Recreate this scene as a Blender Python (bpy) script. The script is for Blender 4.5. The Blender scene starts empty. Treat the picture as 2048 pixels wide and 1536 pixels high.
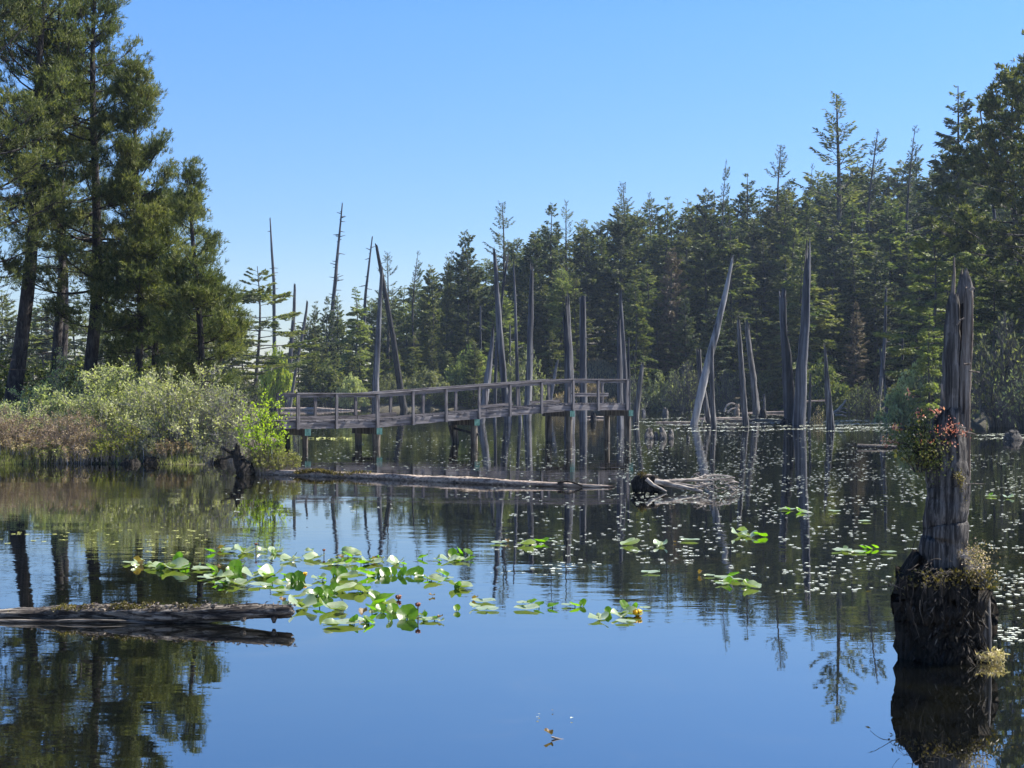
import bpy, math, random
import numpy as np
from mathutils import Vector, Matrix
R_ = math.radians
SC = bpy.context.scene
COL = SC.collection
# ------------------------------------------------------------------ camera
F, CX, HY, HC = 2960.0, 1024.0, 788.0, 2.0      # focal px, centre column, horizon row, eye height
cd = bpy.data.cameras.new('camera'); cam = bpy.data.objects.new('camera', cd); COL.objects.link(cam)
cd.sensor_width = 36.0; cd.lens = 36.0*F/2048; cd.shift_y = (HY-768)/2048.0
cd.clip_start = 0.1; cd.clip_end = 6000
cam.location = (0, 0, HC); cam.rotation_euler = (R_(90), 0, 0); SC.camera = cam
# ------------------------------------------------------------------ sky and sun
SUN_AZ, SUN_EL = R_(70), R_(51)
w = bpy.data.worlds.new('World'); SC.world = w; w.use_nodes = True
nt = w.node_tree; bg = nt.nodes['Background']
sky = nt.nodes.new('ShaderNodeTexSky'); sky.sky_type = 'NISHITA'; sky.sun_disc = False
sky.sun_elevation = SUN_EL; sky.sun_rotation = SUN_AZ
sky.altitude = 0; sky.air_density = 1.25; sky.dust_density = 0.15; sky.ozone_density = 4.5
hs = nt.nodes.new('ShaderNodeHueSaturation'); hs.inputs['Saturation'].default_value = 1.32
nt.links.new(sky.outputs[0], hs.inputs['Color']); tn = nt.nodes.new('ShaderNodeMix'); tn.data_type='RGBA'; tn.blend_type='MULTIPLY'; tn.inputs[0].default_value=1.; tc_ = nt.nodes.new('ShaderNodeTexCoord'); sp_ = nt.nodes.new('ShaderNodeSeparateXYZ'); nt.links.new(tc_.outputs['Generated'], sp_.inputs[0])
rp_ = nt.nodes.new('ShaderNodeValToRGB'); nt.links.new(sp_.outputs[2], rp_.inputs[0]); nt.links.new(rp_.outputs[0], tn.inputs[7])
rp_.color_ramp.elements[0].position=0.; rp_.color_ramp.elements[0].color=(.56,.60,.82,1); rp_.color_ramp.elements[1].position=.245; rp_.color_ramp.elements[1].color=(.875,.77,.92,1); e_=rp_.color_ramp.elements.new(.11); e_.color=(.61,.63,.83,1)
nt.links.new(hs.outputs[0], tn.inputs[6]); nt.links.new(tn.outputs[2], bg.inputs[0])
bg.inputs[1].default_value = 0.074
sl = bpy.data.lights.new('sun', 'SUN'); so = bpy.data.objects.new('sun', sl); COL.objects.link(so)
sl.energy = 5.0; sl.angle = R_(0.6); sl.color = (1.0, 0.94, 0.84)
sv = Vector((math.sin(SUN_AZ)*math.cos(SUN_EL), math.cos(SUN_AZ)*math.cos(SUN_EL), math.sin(SUN_EL)))
so.rotation_euler = sv.to_track_quat('Z', 'Y').to_euler(); so.location = (30, 10, 60)
SC.view_settings.view_transform = 'Standard'; SC.view_settings.look = 'None'
SC.view_settings.exposure = 1.48; SC.view_settings.gamma = 1.0
SC.cycles.max_bounces = 6; SC.cycles.diffuse_bounces = 2; SC.cycles.glossy_bounces = 3
SC.cycles.transmission_bounces = 3; SC.cycles.volume_bounces = 0; SC.cycles.denoising_prefilter='ACCURATE'; SC.cycles.sample_clamp_indirect = 6
# ------------------------------------------------------------------ helpers
def P(px, py, D): return np.array([(px-CX)/F*D, D, HC-(py-HY)/F*D])
def DW(py): return F*HC/(py-HY)                 # distance of the water surface seen at a row
def W(px, py): D = DW(py); return np.array([(px-CX)/F*D, D, 0.0])
class MB:
    def __init__(s): s.v=[]; s.f={}; s.n=0; s.mi={}
    def add(s, v, f, mi=0):
        v=np.asarray(v,float).reshape(-1,3); f=np.asarray(f,int)
        s.v.append(v); s.f.setdefault((f.shape[1],mi),[]).append(f+s.n); s.n+=len(v)
    def mesh(s, name, mats, origin=(0,0,0), smooth=True):
        V=np.vstack(s.v)-np.asarray(origin,float); me=bpy.data.meshes.new(name)
        loops=[];starts=[];tot=[];mi=[];k=0
        for (n,m),fs in s.f.items():
            A=np.vstack(fs); loops.append(A.ravel()); c=len(A)
            starts.append(k+np.arange(c)*n); tot.append(np.full(c,n)); mi.append(np.full(c,m)); k+=c*n
        L=np.concatenate(loops).astype(np.int32)
        me.vertices.add(len(V)); me.vertices.foreach_set('co', V.astype(np.float32).ravel())
        me.loops.add(len(L)); me.loops.foreach_set('vertex_index', L)
        S=np.concatenate(starts).astype(np.int32); T=np.concatenate(tot).astype(np.int32)
        me.polygons.add(len(S)); me.polygons.foreach_set('loop_start', S); me.polygons.foreach_set('loop_total', T)
        me.polygons.foreach_set('material_index', np.concatenate(mi).astype(np.int32))
        me.polygons.foreach_set('use_smooth', np.full(len(S), smooth))
        for m in (mats if isinstance(mats,(list,tuple)) else [mats]): me.materials.append(m)
        me.update(calc_edges=True); me.validate(); return me
def tag(o, label=None, cat=None, group=None, kind=None):
    if label: o['label']=label
    if cat: o['category']=cat
    if group: o['group']=group
    if kind: o['kind']=kind
    return o
def thing(name, label, cat, loc=(0,0,0), group=None):
    o=bpy.data.objects.new(name,None); o.empty_display_size=.3; COL.objects.link(o); o.location=tuple(float(a) for a in loc)
    return tag(o,label,cat,group)
def part(name, mb, mats, root, up=None, smooth=True, label=None):
    """mesh in world coordinates linked as a child of root (or of part `up` of root)"""
    o=bpy.data.objects.new(name, mb.mesh(name,mats,root.location,smooth)); COL.objects.link(o); o.parent = up or root
    if label: o['label']=label
    return o
def single(name, mb, mats, origin, label=None, cat=None, group=None, kind=None, smooth=True):
    o=bpy.data.objects.new(name, mb.mesh(name,mats,origin,smooth)); COL.objects.link(o); o.location=tuple(float(a) for a in origin)
    return tag(o,label,cat,group,kind)
def copy_tree(o, parent=None):
    c=o.copy(); COL.objects.link(c); c.parent=parent
    for ch in o.children: copy_tree(ch,c)
    return c
def nrm(a): return a/np.maximum(np.linalg.norm(a,axis=-1,keepdims=True),1e-9)
def tubes(mb, path, rad, sides=4, mi=0, cap=False):
    """path [B,K,3], rad [B,K]"""
    path=np.asarray(path,float); rad=np.asarray(rad,float)
    if path.ndim==2: path=path[None]; rad=rad[None]
    B,K,_=path.shape
    t=nrm(np.gradient(path,axis=1))
    ref=np.where(np.abs(t[...,2:3])>.9, np.array([1.,0,0]), np.array([0,0,1.]))
    a=nrm(np.cross(t,ref)); b=np.cross(t,a)
    th=np.arange(sides)*2*math.pi/sides
    ring=path[:,:,None,:]+rad[:,:,None,None]*(a[:,:,None,:]*np.cos(th)[None,None,:,None]+b[:,:,None,:]*np.sin(th)[None,None,:,None])
    V=ring.reshape(-1,3)
    k,s=np.meshgrid(np.arange(K-1),np.arange(sides),indexing='ij'); s2=(s+1)%sides
    f=np.stack([k*sides+s,k*sides+s2,(k+1)*sides+s2,(k+1)*sides+s],-1).reshape(-1,4)
    Fc=(f[None]+(np.arange(B)*K*sides)[:,None,None]).reshape(-1,4)
    mb.add(V,Fc,mi)
    if cap:
        for i in range(B):
            for kk in (0,K-1):
                r=ring[i,kk]; c=r.mean(0); vv=np.vstack([r,c])
                mb.add(vv,np.array([[j,(j+1)%sides,sides] for j in range(sides)]),mi)
def cards(mb, pos, axis, side, ln, wd, mi=0, fat=.45):
    """leaf shaped quads: base, side, tip, side"""
    axis=nrm(axis); side=nrm(side-axis*(side*axis).sum(-1,keepdims=True))
    ln=np.asarray(ln)[:,None]; wd=np.asarray(wd)[:,None]
    V=np.stack([pos, pos+axis*ln*fat+side*wd*.5, pos+axis*ln, pos+axis*ln*fat-side*wd*.5],1).reshape(-1,3)
    n=len(pos); mb.add(V, np.arange(n*4).reshape(-1,4), mi)
def rndv(rng,n): return nrm(rng.normal(size=(n,3)))
def box(mb, c, x, y, z, hx, hy, hz, mi=0):
    """oriented box: centre c, unit axes x,y,z, half sizes"""
    c=np.asarray(c,float); X=np.asarray(x,float)*hx; Y=np.asarray(y,float)*hy; Z=np.asarray(z,float)*hz
    V=[c+a*X+b*Y+d*Z for d in(-1,1) for b in(-1,1) for a in(-1,1)]
    mb.add(V,[[0,2,3,1],[4,5,7,6],[0,1,5,4],[2,6,7,3],[0,4,6,2],[1,3,7,5]],mi)
def beam(mb, a, b, wdt, hgt, side, mi=0, top=False):
    """beam from a to b, width along side, height along up; if top, a/b lie on its top face"""
    a=np.asarray(a,float); b=np.asarray(b,float); d=b-a; L=np.linalg.norm(d); d/=L
    s=np.asarray(side,float); u=np.cross(d,s); u/=np.linalg.norm(u)
    if u[2]<0: u=-u
    c=(a+b)/2-(u*hgt/2 if top else 0)
    box(mb,c,d,s,u,L/2,wdt/2,hgt/2,mi)
# ------------------------------------------------------------------ materials
class N:
    def __init__(s,name):
        s.m=bpy.data.materials.new(name); s.m.use_nodes=True; s.t=s.m.node_tree; s.p=s.t.nodes['Principled BSDF']; s.out=s.t.nodes['Material Output']
    def n(s,typ,**kw):
        o=s.t.nodes.new(typ)
        for k,v in kw.items():
            if k in o.inputs: o.inputs[k].default_value=v
            else: setattr(o,k,v)
        return o
    def l(s,a,b): s.t.links.new(a,b)
    def coord(s,scale=(1,1,1),kind='Object'):
        c=s.n('ShaderNodeTexCoord'); m=s.n('ShaderNodeMapping'); m.inputs['Scale'].default_value=scale; s.l(c.outputs[kind],m.inputs[0]); return m.outputs[0]
    def noise(s,vec,scale,detail=4,rough=.55,dist=0.):
        o=s.n('ShaderNodeTexNoise'); o.inputs['Scale'].default_value=scale; o.inputs['Detail'].default_value=detail
        o.inputs['Roughness'].default_value=rough; o.inputs['Distortion'].default_value=dist; s.l(vec,o.inputs['Vector']); return o.outputs['Fac']
    def ramp(s,fac,stops,interp='LINEAR'):
        o=s.n('ShaderNodeValToRGB'); cr=o.color_ramp; cr.interpolation=interp
        while len(cr.elements)<len(stops): cr.elements.new(.5)
        for e,(p,c) in zip(cr.elements,stops): e.position=p; e.color=(*c,1) if len(c)==3 else c
        s.l(fac,o.inputs[0]); return o.outputs[0]
    def mix(s,fac,a,b,mode='MIX'):
        o=s.n('ShaderNodeMix',data_type='RGBA',blend_type=mode)
        for v,i in ((fac,0),(a,6),(b,7)):
            if isinstance(v,(int,float)): o.inputs[i].default_value=v
            elif isinstance(v,tuple): o.inputs[i].default_value=(*v,1)
            else: s.l(v,o.inputs[i])
        return o.outputs[2]
    def math(s,op,a,b=None):
        o=s.n('ShaderNodeMath',operation=op)
        for i,v in enumerate((a,b)):
            if v is None: continue
            if isinstance(v,(int,float)): o.inputs[i].default_value=v
            else: s.l(v,o.inputs[i])
        return o.outputs[0]
    def bump(s,h,strength=.5,dist=.02):
        o=s.n('ShaderNodeBump'); o.inputs['Strength'].default_value=strength; o.inputs['Distance'].default_value=dist
        s.l(h,o.inputs['Height']); s.l(o.outputs[0],s.p.inputs['Normal']); return o.outputs[0]
def foliage(name, cols, trans=.35, scale=.9, rough=.55, spec=.25, tcol=None, objvar=.5):
    g=N(name); v=g.coord(); nf=g.noise(v,scale,3,.6)
    isl=g.n('ShaderNodeNewGeometry').outputs['Random Per Island']; oi=g.n('ShaderNodeObjectInfo').outputs['Random']
    a=g.math('MULTIPLY',nf,.9); a=g.math('ADD',a,g.math('MULTIPLY',isl,.35)); a=g.math('SUBTRACT',a,.12)
    k=len(cols); c=g.ramp(a,[(.22+.56*i/(k-1),cols[i]) for i in range(k)])
    h=g.n('ShaderNodeHueSaturation'); g.l(c,h.inputs['Color'])
    g.l(g.math('ADD',g.math('MULTIPLY',oi,.05*objvar),.5-.025*objvar),h.inputs['Hue'])
    g.l(g.math('ADD',g.math('MULTIPLY',oi,.7*objvar),1-.35*objvar),h.inputs['Value'])
    g.l(h.outputs[0],g.p.inputs['Base Color']); g.p.inputs['Roughness'].default_value=rough; g.p.inputs['Specular IOR Level'].default_value=spec
    t=g.n('ShaderNodeBsdfTranslucent'); 
    tc=g.mix(1.0,h.outputs[0],tcol or (1.25,1.35,.6),'MULTIPLY'); g.l(tc,t.inputs['Color'])
    mx=g.n('ShaderNodeMixShader'); mx.inputs[0].default_value=trans
    g.l(g.p.outputs[0],mx.inputs[1]); g.l(t.outputs[0],mx.inputs[2]); g.l(mx.outputs[0],g.out.inputs[0]); return g.m
def wood(name, dark, mid, pale, zs=.12, scale=14, bump=.8, rough=.85, stain=None, axis=2, dist=.03, rot=0.):
    g=N(name); sc=[1,1,1]; sc[axis]=zs; v=g.coord(tuple(sc))
    if rot:
        c0=g.coord(); m0=c0.node; m0.inputs['Rotation'].default_value=(0,0,rot); m1=g.n('ShaderNodeMapping'); m1.inputs['Scale'].default_value=tuple(sc); g.l(c0,m1.inputs[0]); v=m1.outputs[0]
    a=g.noise(v,scale,6,.65,.4); b=g.noise(g.coord(),1.3,3)
    c=g.ramp(a,[(.34,dark),(.47,mid),(.66,pale)])
    c=g.mix(g.math('MULTIPLY',b,.55),c,stain or dark)
    g.l(c,g.p.inputs['Base Color']); g.p.inputs['Roughness'].default_value=rough; g.p.inputs['Specular IOR Level'].default_value=.2
    g.bump(a,bump,dist); return g.m
M={}
M['snag']=wood('weathered_grey_wood',(.016,.015,.016),(.068,.066,.068),(.23,.225,.22),.06,9,.9)
M['snag_far']=wood('grey_wood_far',(.016,.017,.021),(.068,.070,.080),(.24,.24,.25),.05,3.2,1.,dist=.10)
M['snag_pale']=wood('silver_grey_wood',(.05,.05,.055),(.20,.20,.205),(.42,.41,.40),.05,4,.9,dist=.06)
M['blackwood']=wood('near_black_wood',(.006,.006,.007),(.018,.018,.02),(.06,.058,.056),.1,8,.7)  # near-black wood tone shared by dark snags, stumps and the cleft core
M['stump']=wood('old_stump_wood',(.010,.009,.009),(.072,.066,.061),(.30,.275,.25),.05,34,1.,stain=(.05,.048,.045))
M['stumplow']=wood('shaded_stump_wood',(.007,.006,.006),(.045,.041,.039),(.21,.195,.18),.07,36,1.,stain=(.03,.028,.026))  # darker copy of the stump wood, front shade put into the colour
M['stumpd']=wood('wet_shaded_wood',(.003,.003,.0025),(.010,.0085,.0075),(.055,.045,.036),.12,30,1.,stain=(.006,.006,.004))  # near black: wet wood, with the stump base's shade put into the colour
M['edge']=wood('splintered_wood',(.04,.03,.024),(.17,.14,.115),(.42,.36,.30),.05,30,1.)
M['plank']=wood('weathered_plank',(.045,.041,.043),(.125,.115,.12),(.28,.26,.26),.10,12,.5,axis=0,rot=-.58)
M['post']=wood('weathered_post',(.05,.047,.05),(.13,.12,.125),(.25,.235,.235),.12,12,.5)
M['pile']=wood('old_pile_wood',(.018,.015,.013),(.065,.056,.048),(.24,.21,.17),.08,10,.7)
M['copper']=wood('green_preservative_wood',(.02,.06,.055),(.05,.13,.12),(.10,.20,.18),.5,10,.4)
M['log']=wood('bleached_log',(.05,.04,.035),(.25,.20,.165),(.54,.46,.38),.06,16,1.,axis=0)
M['logd']=wood('near_log',(.005,.004,.004),(.050,.042,.036),(.36,.32,.27),.08,30,1.,axis=0)
M['root']=wood('bleached_roots',(.07,.06,.055),(.27,.235,.20),(.58,.52,.45),.12,16,.8,axis=0)
M['bark']=wood('pine_bark',(.010,.009,.010),(.035,.03,.03),(.10,.09,.085),.3,9,1.)
M['barkf']=wood('conifer_bark',(.02,.018,.018),(.06,.055,.052),(.15,.14,.135),.3,5,.7)
M['twigf']=wood('dark_shore_twigs',(.035,.034,.032),(.09,.085,.078),(.18,.17,.155),.3,5,.2)
M['twig']=wood('grey_twig',(.10,.09,.085),(.24,.22,.21),(.42,.40,.38),.3,9,.2)
M['twigp']=wood('tan_twig',(.13,.10,.08),(.29,.23,.18),(.46,.39,.31),.3,9,.2)
M['pine']=foliage('pine_needles',[(.018,.030,.014),(.078,.100,.036),(.25,.25,.085)],.34,.75,objvar=.3)
M['spruce']=foliage('spruce_needles',[(.007,.017,.013),(.042,.060,.028),(.18,.19,.075)],.38,.35)
M['spruce2']=foliage('green_conifer_needles',[(.012,.026,.013),(.075,.097,.036),(.24,.24,.08)],.42,.35)
M['hemlock']=foliage('hemlock_needles',[(.045,.07,.022),(.15,.175,.055),(.33,.33,.11)],.35,.5)
M['brown']=foliage('dead_brown_needles',[(0.065,0.046,0.036),(0.130,0.098,0.072),(0.221,0.182,0.130)],.2,.4)
M['willow']=foliage('willow_leaves',[(.17,.20,.09),(.34,.37,.17),(.52,.54,.28)],.4,.8)
M['grywillow']=foliage('grey_shrub_leaves',[(0.099,0.115,0.055),(0.184,0.203,0.097),(0.312,0.324,0.170)],.35,.5)
M['yellow']=foliage('yellow_green_leaves',[(.14,.17,.02),(.28,.32,.04),(.45,.42,.06)],.4,1.5)
M['alder']=foliage('fresh_alder_leaves',[(.13,.20,.015),(.26,.36,.03),(.40,.50,.06)],.5,2.,tcol=(1.3,1.3,.4))
M['russet']=foliage('russet_twig_leaves',[(0.135,0.085,0.058),(0.257,0.184,0.115),(0.365,0.298,0.154)],.3,1.)
M['redleaf']=foliage('red_leaves',[(.24,.09,.06),(.45,.19,.14),(.55,.38,.22)],.3,9.,tcol=(1.2,.8,.6))
M['darkleaf']=foliage('dark_shrub_leaves',[(.02,.035,.01),(.07,.09,.025),(.22,.19,.06)],.35,6.)
M['moss']=foliage('moss_tufts',[(.02,.018,.008),(.075,.06,.02),(.22,.17,.04)],.25,8.)
M['straw']=foliage('dry_grass_blades',[(.16,.11,.07),(.32,.25,.15),(.50,.42,.28)],.3,3.)
M['sedge']=foliage('sedge_blades',[(0.108,0.120,0.036),(0.204,0.216,0.072),(0.312,0.300,0.120)],.4,1.)
def padmat(name,c1,c2,c3,trans,rough=.28,spec=.6,tc=(1.6,1.9,.35)):
    g=N(name); v=g.coord(); a=g.noise(v,9,3); isl=g.n('ShaderNodeNewGeometry').outputs['Random Per Island']
    f=g.math('ADD',g.math('MULTIPLY',a,.6),g.math('MULTIPLY',isl,.4)); c=g.ramp(f,[(.25,c1),(.5,c2),(.8,c3)]); sp=g.ramp(g.noise(v,23,4,.7),[(.60,(0,)*3),(.68,(1,)*3)]); c=g.mix(g.math('MULTIPLY',sp,.55),c,(.16,.10,.03))
    g.l(c,g.p.inputs['Base Color']); g.p.inputs['Roughness'].default_value=rough; g.p.inputs['Specular IOR Level'].default_value=spec
    b=g.n('ShaderNodeBump'); b.inputs['Strength'].default_value=.35; b.inputs['Distance'].default_value=.006
    g.l(g.noise(v,30,3),b.inputs['Height']); g.l(b.outputs[0],g.p.inputs['Normal'])
    t=g.n('ShaderNodeBsdfTranslucent'); g.l(g.mix(1.,c,tc,'MULTIPLY'),t.inputs['Color'])
    mx=g.n('ShaderNodeMixShader'); mx.inputs[0].default_value=trans
    g.l(g.p.outputs[0],mx.inputs[1]); g.l(t.outputs[0],mx.inputs[2]); g.l(mx.outputs[0],g.out.inputs[0]); return g.m
M['pad']=padmat('lily_pad_leaf',(.08,.12,.055),(.20,.25,.13),(.37,.39,.27),.18)
M['padgreen']=padmat('upright_lily_leaf',(.025,.06,.008),(.07,.15,.012),(.16,.26,.03),.6,.35,.5)
M['padbrown']=padmat('withered_lily_leaf',(.05,.025,.015),(.13,.08,.04),(.22,.17,.06),.3,.5,.3)
M['tiny']=padmat('small_floating_leaf',(.40,.44,.32),(.60,.63,.50),(.80,.81,.68),.1,.25,.6,(1,1,1))  # near-white tones put the leaves' sky reflection into the base colour
M['tinyy']=padmat('yellow_floating_leaf',(.26,.30,.08),(.42,.44,.12),(.55,.55,.22),.1,.3,.5,(1,1,1))
M['flower']=padmat('yellow_petal',(.6,.34,.01),(.85,.55,.02),(.9,.7,.1),.4,.4,.3,(1,1,1))
M['budred']=padmat('faded_flower',(.12,.03,.02),(.28,.10,.05),(.35,.2,.1),.3,.5,.3,(1,1,1))
g=N('white_scrap'); g.l(g.ramp(g.noise(g.coord(),20),[(.3,(.5,.48,.45)),(.7,(.85,.85,.82))]),g.p.inputs['Base Color']); M['white']=g.m
g=N('rusty_wire'); g.p.inputs['Base Color'].default_value=(.18,.16,.15,1); g.p.inputs['Metallic'].default_value=.4; g.p.inputs['Roughness'].default_value=.6; M['wire']=g.m
# ground
g=N('forest_floor'); v=g.coord(kind='Object'); a=g.noise(v,.35,6,.7); b=g.noise(v,3.,5,.7)
c=g.ramp(a,[(.3,(.025,.032,.014)),(.5,(.06,.052,.03)),(.7,(.11,.095,.055))]); c=g.mix(g.math('MULTIPLY',b,.5),c,(.05,.04,.025))
g.l(c,g.p.inputs['Base Color']); g.p.inputs['Roughness'].default_value=.95; g.bump(b,.8,.2); M['ground']=g.m
# water: dark peaty pond
g=N('pond_water'); v=g.coord((1,1,1)); 
mud=g.noise(v,.8,5,.6,1.2); c=g.ramp(mud,[(.42,(.002,.0025,.003)),(.60,(.006,.0065,.004)),(.74,(.034,.027,.010))])
g.l(c,g.p.inputs['Base Color']); g.p.inputs['Roughness'].default_value=.015; g.p.inputs['Specular IOR Level'].default_value=0
w1=g.noise(g.coord((.45,1.0,1)),3.2,2,.5,.3); w2=g.noise(g.coord((.4,1.0,1)),1.1,2,.5); w3=g.noise(g.coord((.5,1.,1)),9.,2,.5)
mk=g.noise(g.coord((.05,.22,1)),1.0,2,.5,.6); mk=g.ramp(mk,[(.40,(.16,)*3),(.62,(1,)*3)])
geo=g.n('ShaderNodeNewGeometry'); sx=g.n('ShaderNodeSeparateXYZ'); g.l(geo.outputs['Position'],sx.inputs[0])
mr=g.n('ShaderNodeMapRange'); mr.inputs[1].default_value=11.; mr.inputs[2].default_value=17.; mr.inputs[3].default_value=.18; mr.inputs[4].default_value=1.
g.l(sx.outputs[1],mr.inputs[0])
lx=g.n('ShaderNodeMapRange'); lx.inputs[1].default_value=-1.2; lx.inputs[2].default_value=-2.6; lx.inputs[3].default_value=0.; lx.inputs[4].default_value=.75; g.l(sx.outputs[0],lx.inputs[0])
near=g.math('MAXIMUM',mr.outputs[0],lx.outputs[0])
h=g.math('ADD',g.math('MULTIPLY',w1,.0030),g.math('ADD',g.math('MULTIPLY',w2,.0040),g.math('MULTIPLY',w3,.0007)))
h=g.math('MULTIPLY',h,g.math('MULTIPLY',mk,near))
bp=g.n('ShaderNodeBump'); bp.inputs['Strength'].default_value=1.; bp.inputs['Distance'].default_value=1.0; g.l(h,bp.inputs['Height']); g.l(bp.outputs[0],g.p.inputs['Normal'])
fr=g.n('ShaderNodeFresnel'); fr.inputs[0].default_value=1.4; g.l(bp.outputs[0],fr.inputs['Normal']); gl=g.n('ShaderNodeBsdfGlossy'); gl.inputs['Roughness'].default_value=.012; g.l(bp.outputs[0],gl.inputs['Normal'])
mx=g.n('ShaderNodeMixShader'); g.l(g.math('POWER',fr.outputs[0],.36),mx.inputs[0]); g.l(g.p.outputs[0],mx.inputs[1]); g.l(gl.outputs[0],mx.inputs[2]); g.l(mx.outputs[0],g.out.inputs[0])
M['water']=g.m
# ------------------------------------------------------------------ terrain and water
def sm(x,a,b): t=np.clip((x-a)/(b-a),0,1); return t*t*(3-2*t)
def land(x,y):
    x=np.asarray(x,float); y=np.asarray(y,float)
    wig=1.6*np.sin(x*.21+1)+1.1*np.sin(x*.53)
    d1=y-(190+wig)
    xr=np.interp(y,[40,70,85,110,140,175,400],[33,29.0,29.6,34,39,42,42])+.8*np.sin(y*.3)
    d2=x-xr
    xe=-8.6-.10*np.abs(y-46)+.35*np.sin(y*1.1)
    ys=42.3+.35*np.sin(x*.9)+.2*np.sin(x*2.3)
    d3=np.minimum(np.minimum((xe-x)*.9,(y-ys)),(66-y))
    d4=-62-x+0*y
    return d1,d2,d3,d4
def ground(x,y):
    d1,d2,d3,d4=land(x,y); d=np.maximum(np.maximum(d1,d2),np.maximum(d3,d4))
    z=np.where(d>0,np.minimum(.45,d*.45),np.maximum(-1.6,d*.35))
    hill=np.clip(np.maximum(d1,0),0,90)*.17*sm(x,-25,25)*(y>150)
    hill2=np.clip(np.maximum(d2,0),0,60)*.30*sm(y,60,100)
    z=z+np.maximum(hill,hill2)+.25*np.sin(x*.3)*np.sin(y*.27)*(d>1)
    z=z+4.0*np.exp(-((x-11.3)/4.5)**2-((y-203)/8.)**2)
    return z
def G(x,y): return float(ground(x,y))
xs=np.concatenate([[-3000,-1200,-500,-250],np.arange(-140,-40,4.),np.arange(-40,50,.8),np.arange(50,140,4.),[250,500,1200,3000]])
ys=np.concatenate([[-600,-100,-30],np.arange(-10,40,3.),np.arange(40,70,.5),np.arange(70,240,1.6),np.arange(240,400,8.),[500,800,1500,4000]])
X,Y=np.meshgrid(xs,ys,indexing='ij'); Z=ground(X,Y); Z=np.where((Y<30)&(X<45)&(X>-62),-1.6,Z)
mb=MB(); nx,ny=len(xs),len(ys); i,j=np.meshgrid(np.arange(nx-1),np.arange(ny-1),indexing='ij')
mb.add(np.stack([X,Y,Z],-1).reshape(-1,3),np.stack([i*ny+j,(i+1)*ny+j,(i+1)*ny+j+1,i*ny+j+1],-1).reshape(-1,4))
single('ground',mb,M['ground'],(0,0,0),kind='structure')
mb=MB(); mb.add([(-400,-60,0),(400,-60,0),(400,330,0),(-400,330,0)],[[0,1,2,3]]); single('pond_water',mb,M['water'],(0,0,0),kind='structure')
# ------------------------------------------------------------------ dead trunks
def trunk_mesh(mb, path, rad, rng, sides=18, flute=.16, jag=0.0, mi=0, rings=None, capmi=None, squash=1.0, rough=.06):
    """fluted, splintered trunk along a polyline; jag = splinter height in metres at the far end"""
    path=np.asarray(path,float); rad=np.asarray(rad,float)
    seg=np.r_[0,np.cumsum(np.linalg.norm(np.diff(path,axis=0),axis=1))]; L=seg[-1]
    K=rings or 28; s=np.linspace(0,L,K)
    pp=np.stack([np.interp(s,seg,path[:,k]) for k in range(3)],1); rr=np.interp(s,seg,rad)
    jit=np.cumsum(rng.normal(size=(K,3)),0); jit-=np.linspace(0,1,K)[:,None]*jit[-1]; jit/=math.sqrt(K/14); pp+=jit*rr[:,None]*.05
    t=nrm(np.gradient(pp,axis=0)); ref=np.array([0,1.,0]) if abs(t[0][2])>.6 else np.array([0,0,1.])
    a=nrm(np.cross(t,ref)); b=np.cross(t,a)
    th=np.arange(sides)*2*math.pi/sides
    ph=rng.uniform(0,6.28,6); tw=rng.uniform(-.5,.5)
    T=th[None,:]+tw*s[:,None]/max(L,1)
    fl=1+flute*(.45*np.sin(2*T+ph[0])+.5*np.sin(3*T+ph[1]+.3*np.sin(s*1.3)[:,None])+.6*np.abs(np.sin(4*T+ph[2]))-.3+.25*np.sin(7*T+ph[3]+.2*s[:,None]))
    nz=rng.normal(size=(K,sides)); kl=max(2,K//9); ker=np.hanning(kl+2)[1:-1]; ker/=np.sqrt((ker**2).sum()); nz=np.stack([np.convolve(nz[:,q],ker,'same') for q in range(sides)],1)
    fl+=nz*rough*.7+rng.normal(size=(K,sides))*rough*.15+rng.normal(size=sides)[None]*rough*.5
    # splinters: each column ends at its own length
    colj=rng.uniform(0,1,sides)**1.6; colj=.6*colj+.4*np.roll(colj,1)
    end=L-jag*colj; 
    cl=np.minimum(s[:,None],end[None,:])
    PP=np.stack([np.interp(cl,s,pp[:,k]) for k in range(3)],-1)
    RR=np.interp(cl,s,rr)*fl
    kk=np.clip(np.interp(cl,s,np.arange(K)).round().astype(int),0,K-1)
    ring=PP+RR[...,None]*(a[kk]*np.cos(T)[...,None]+squash*b[kk]*np.sin(T)[...,None])
    V=ring.reshape(-1,3); k,q=np.meshgrid(np.arange(K-1),np.arange(sides),indexing='ij'); q2=(q+1)%sides
    f=np.stack([k*sides+q,k*sides+q2,(k+1)*sides+q2,(k+1)*sides+q],-1).reshape(-1,4)
    mb.add(V,f,mi)
    inn=L-jag*1.15; c=np.array([np.interp(inn,s,pp[:,k]) for k in range(3)])
    top=ring[-1]; mb.add(np.vstack([top,c]),[[q,(q+1)%sides,sides] for q in range(sides)],mi if capmi is None else capmi)
    c0=ring[0].mean(0); mb.add(np.vstack([ring[0],c0]),[[q,(q+1)%sides,sides] for q in range(sides)],mi)
def pxpath(pts, D, lean=0.0, below=.7):
    """(px,py,width px) from the base up -> world path and radii at distance D"""
    path=[P(x,y,D+lean*i) for i,(x,y,w_) in enumerate(pts)]; rad=[w_*D/F/2 for (_,_,w_) in pts]
    d=path[0]-path[1]; d/=np.linalg.norm(d); path.insert(0,path[0]+d*below/max(.2,abs(d[2]))); rad.insert(0,rad[0]*1.05)
    return np.array(path),np.array(rad)
GS='dead grey snags standing in the pond'
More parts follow.
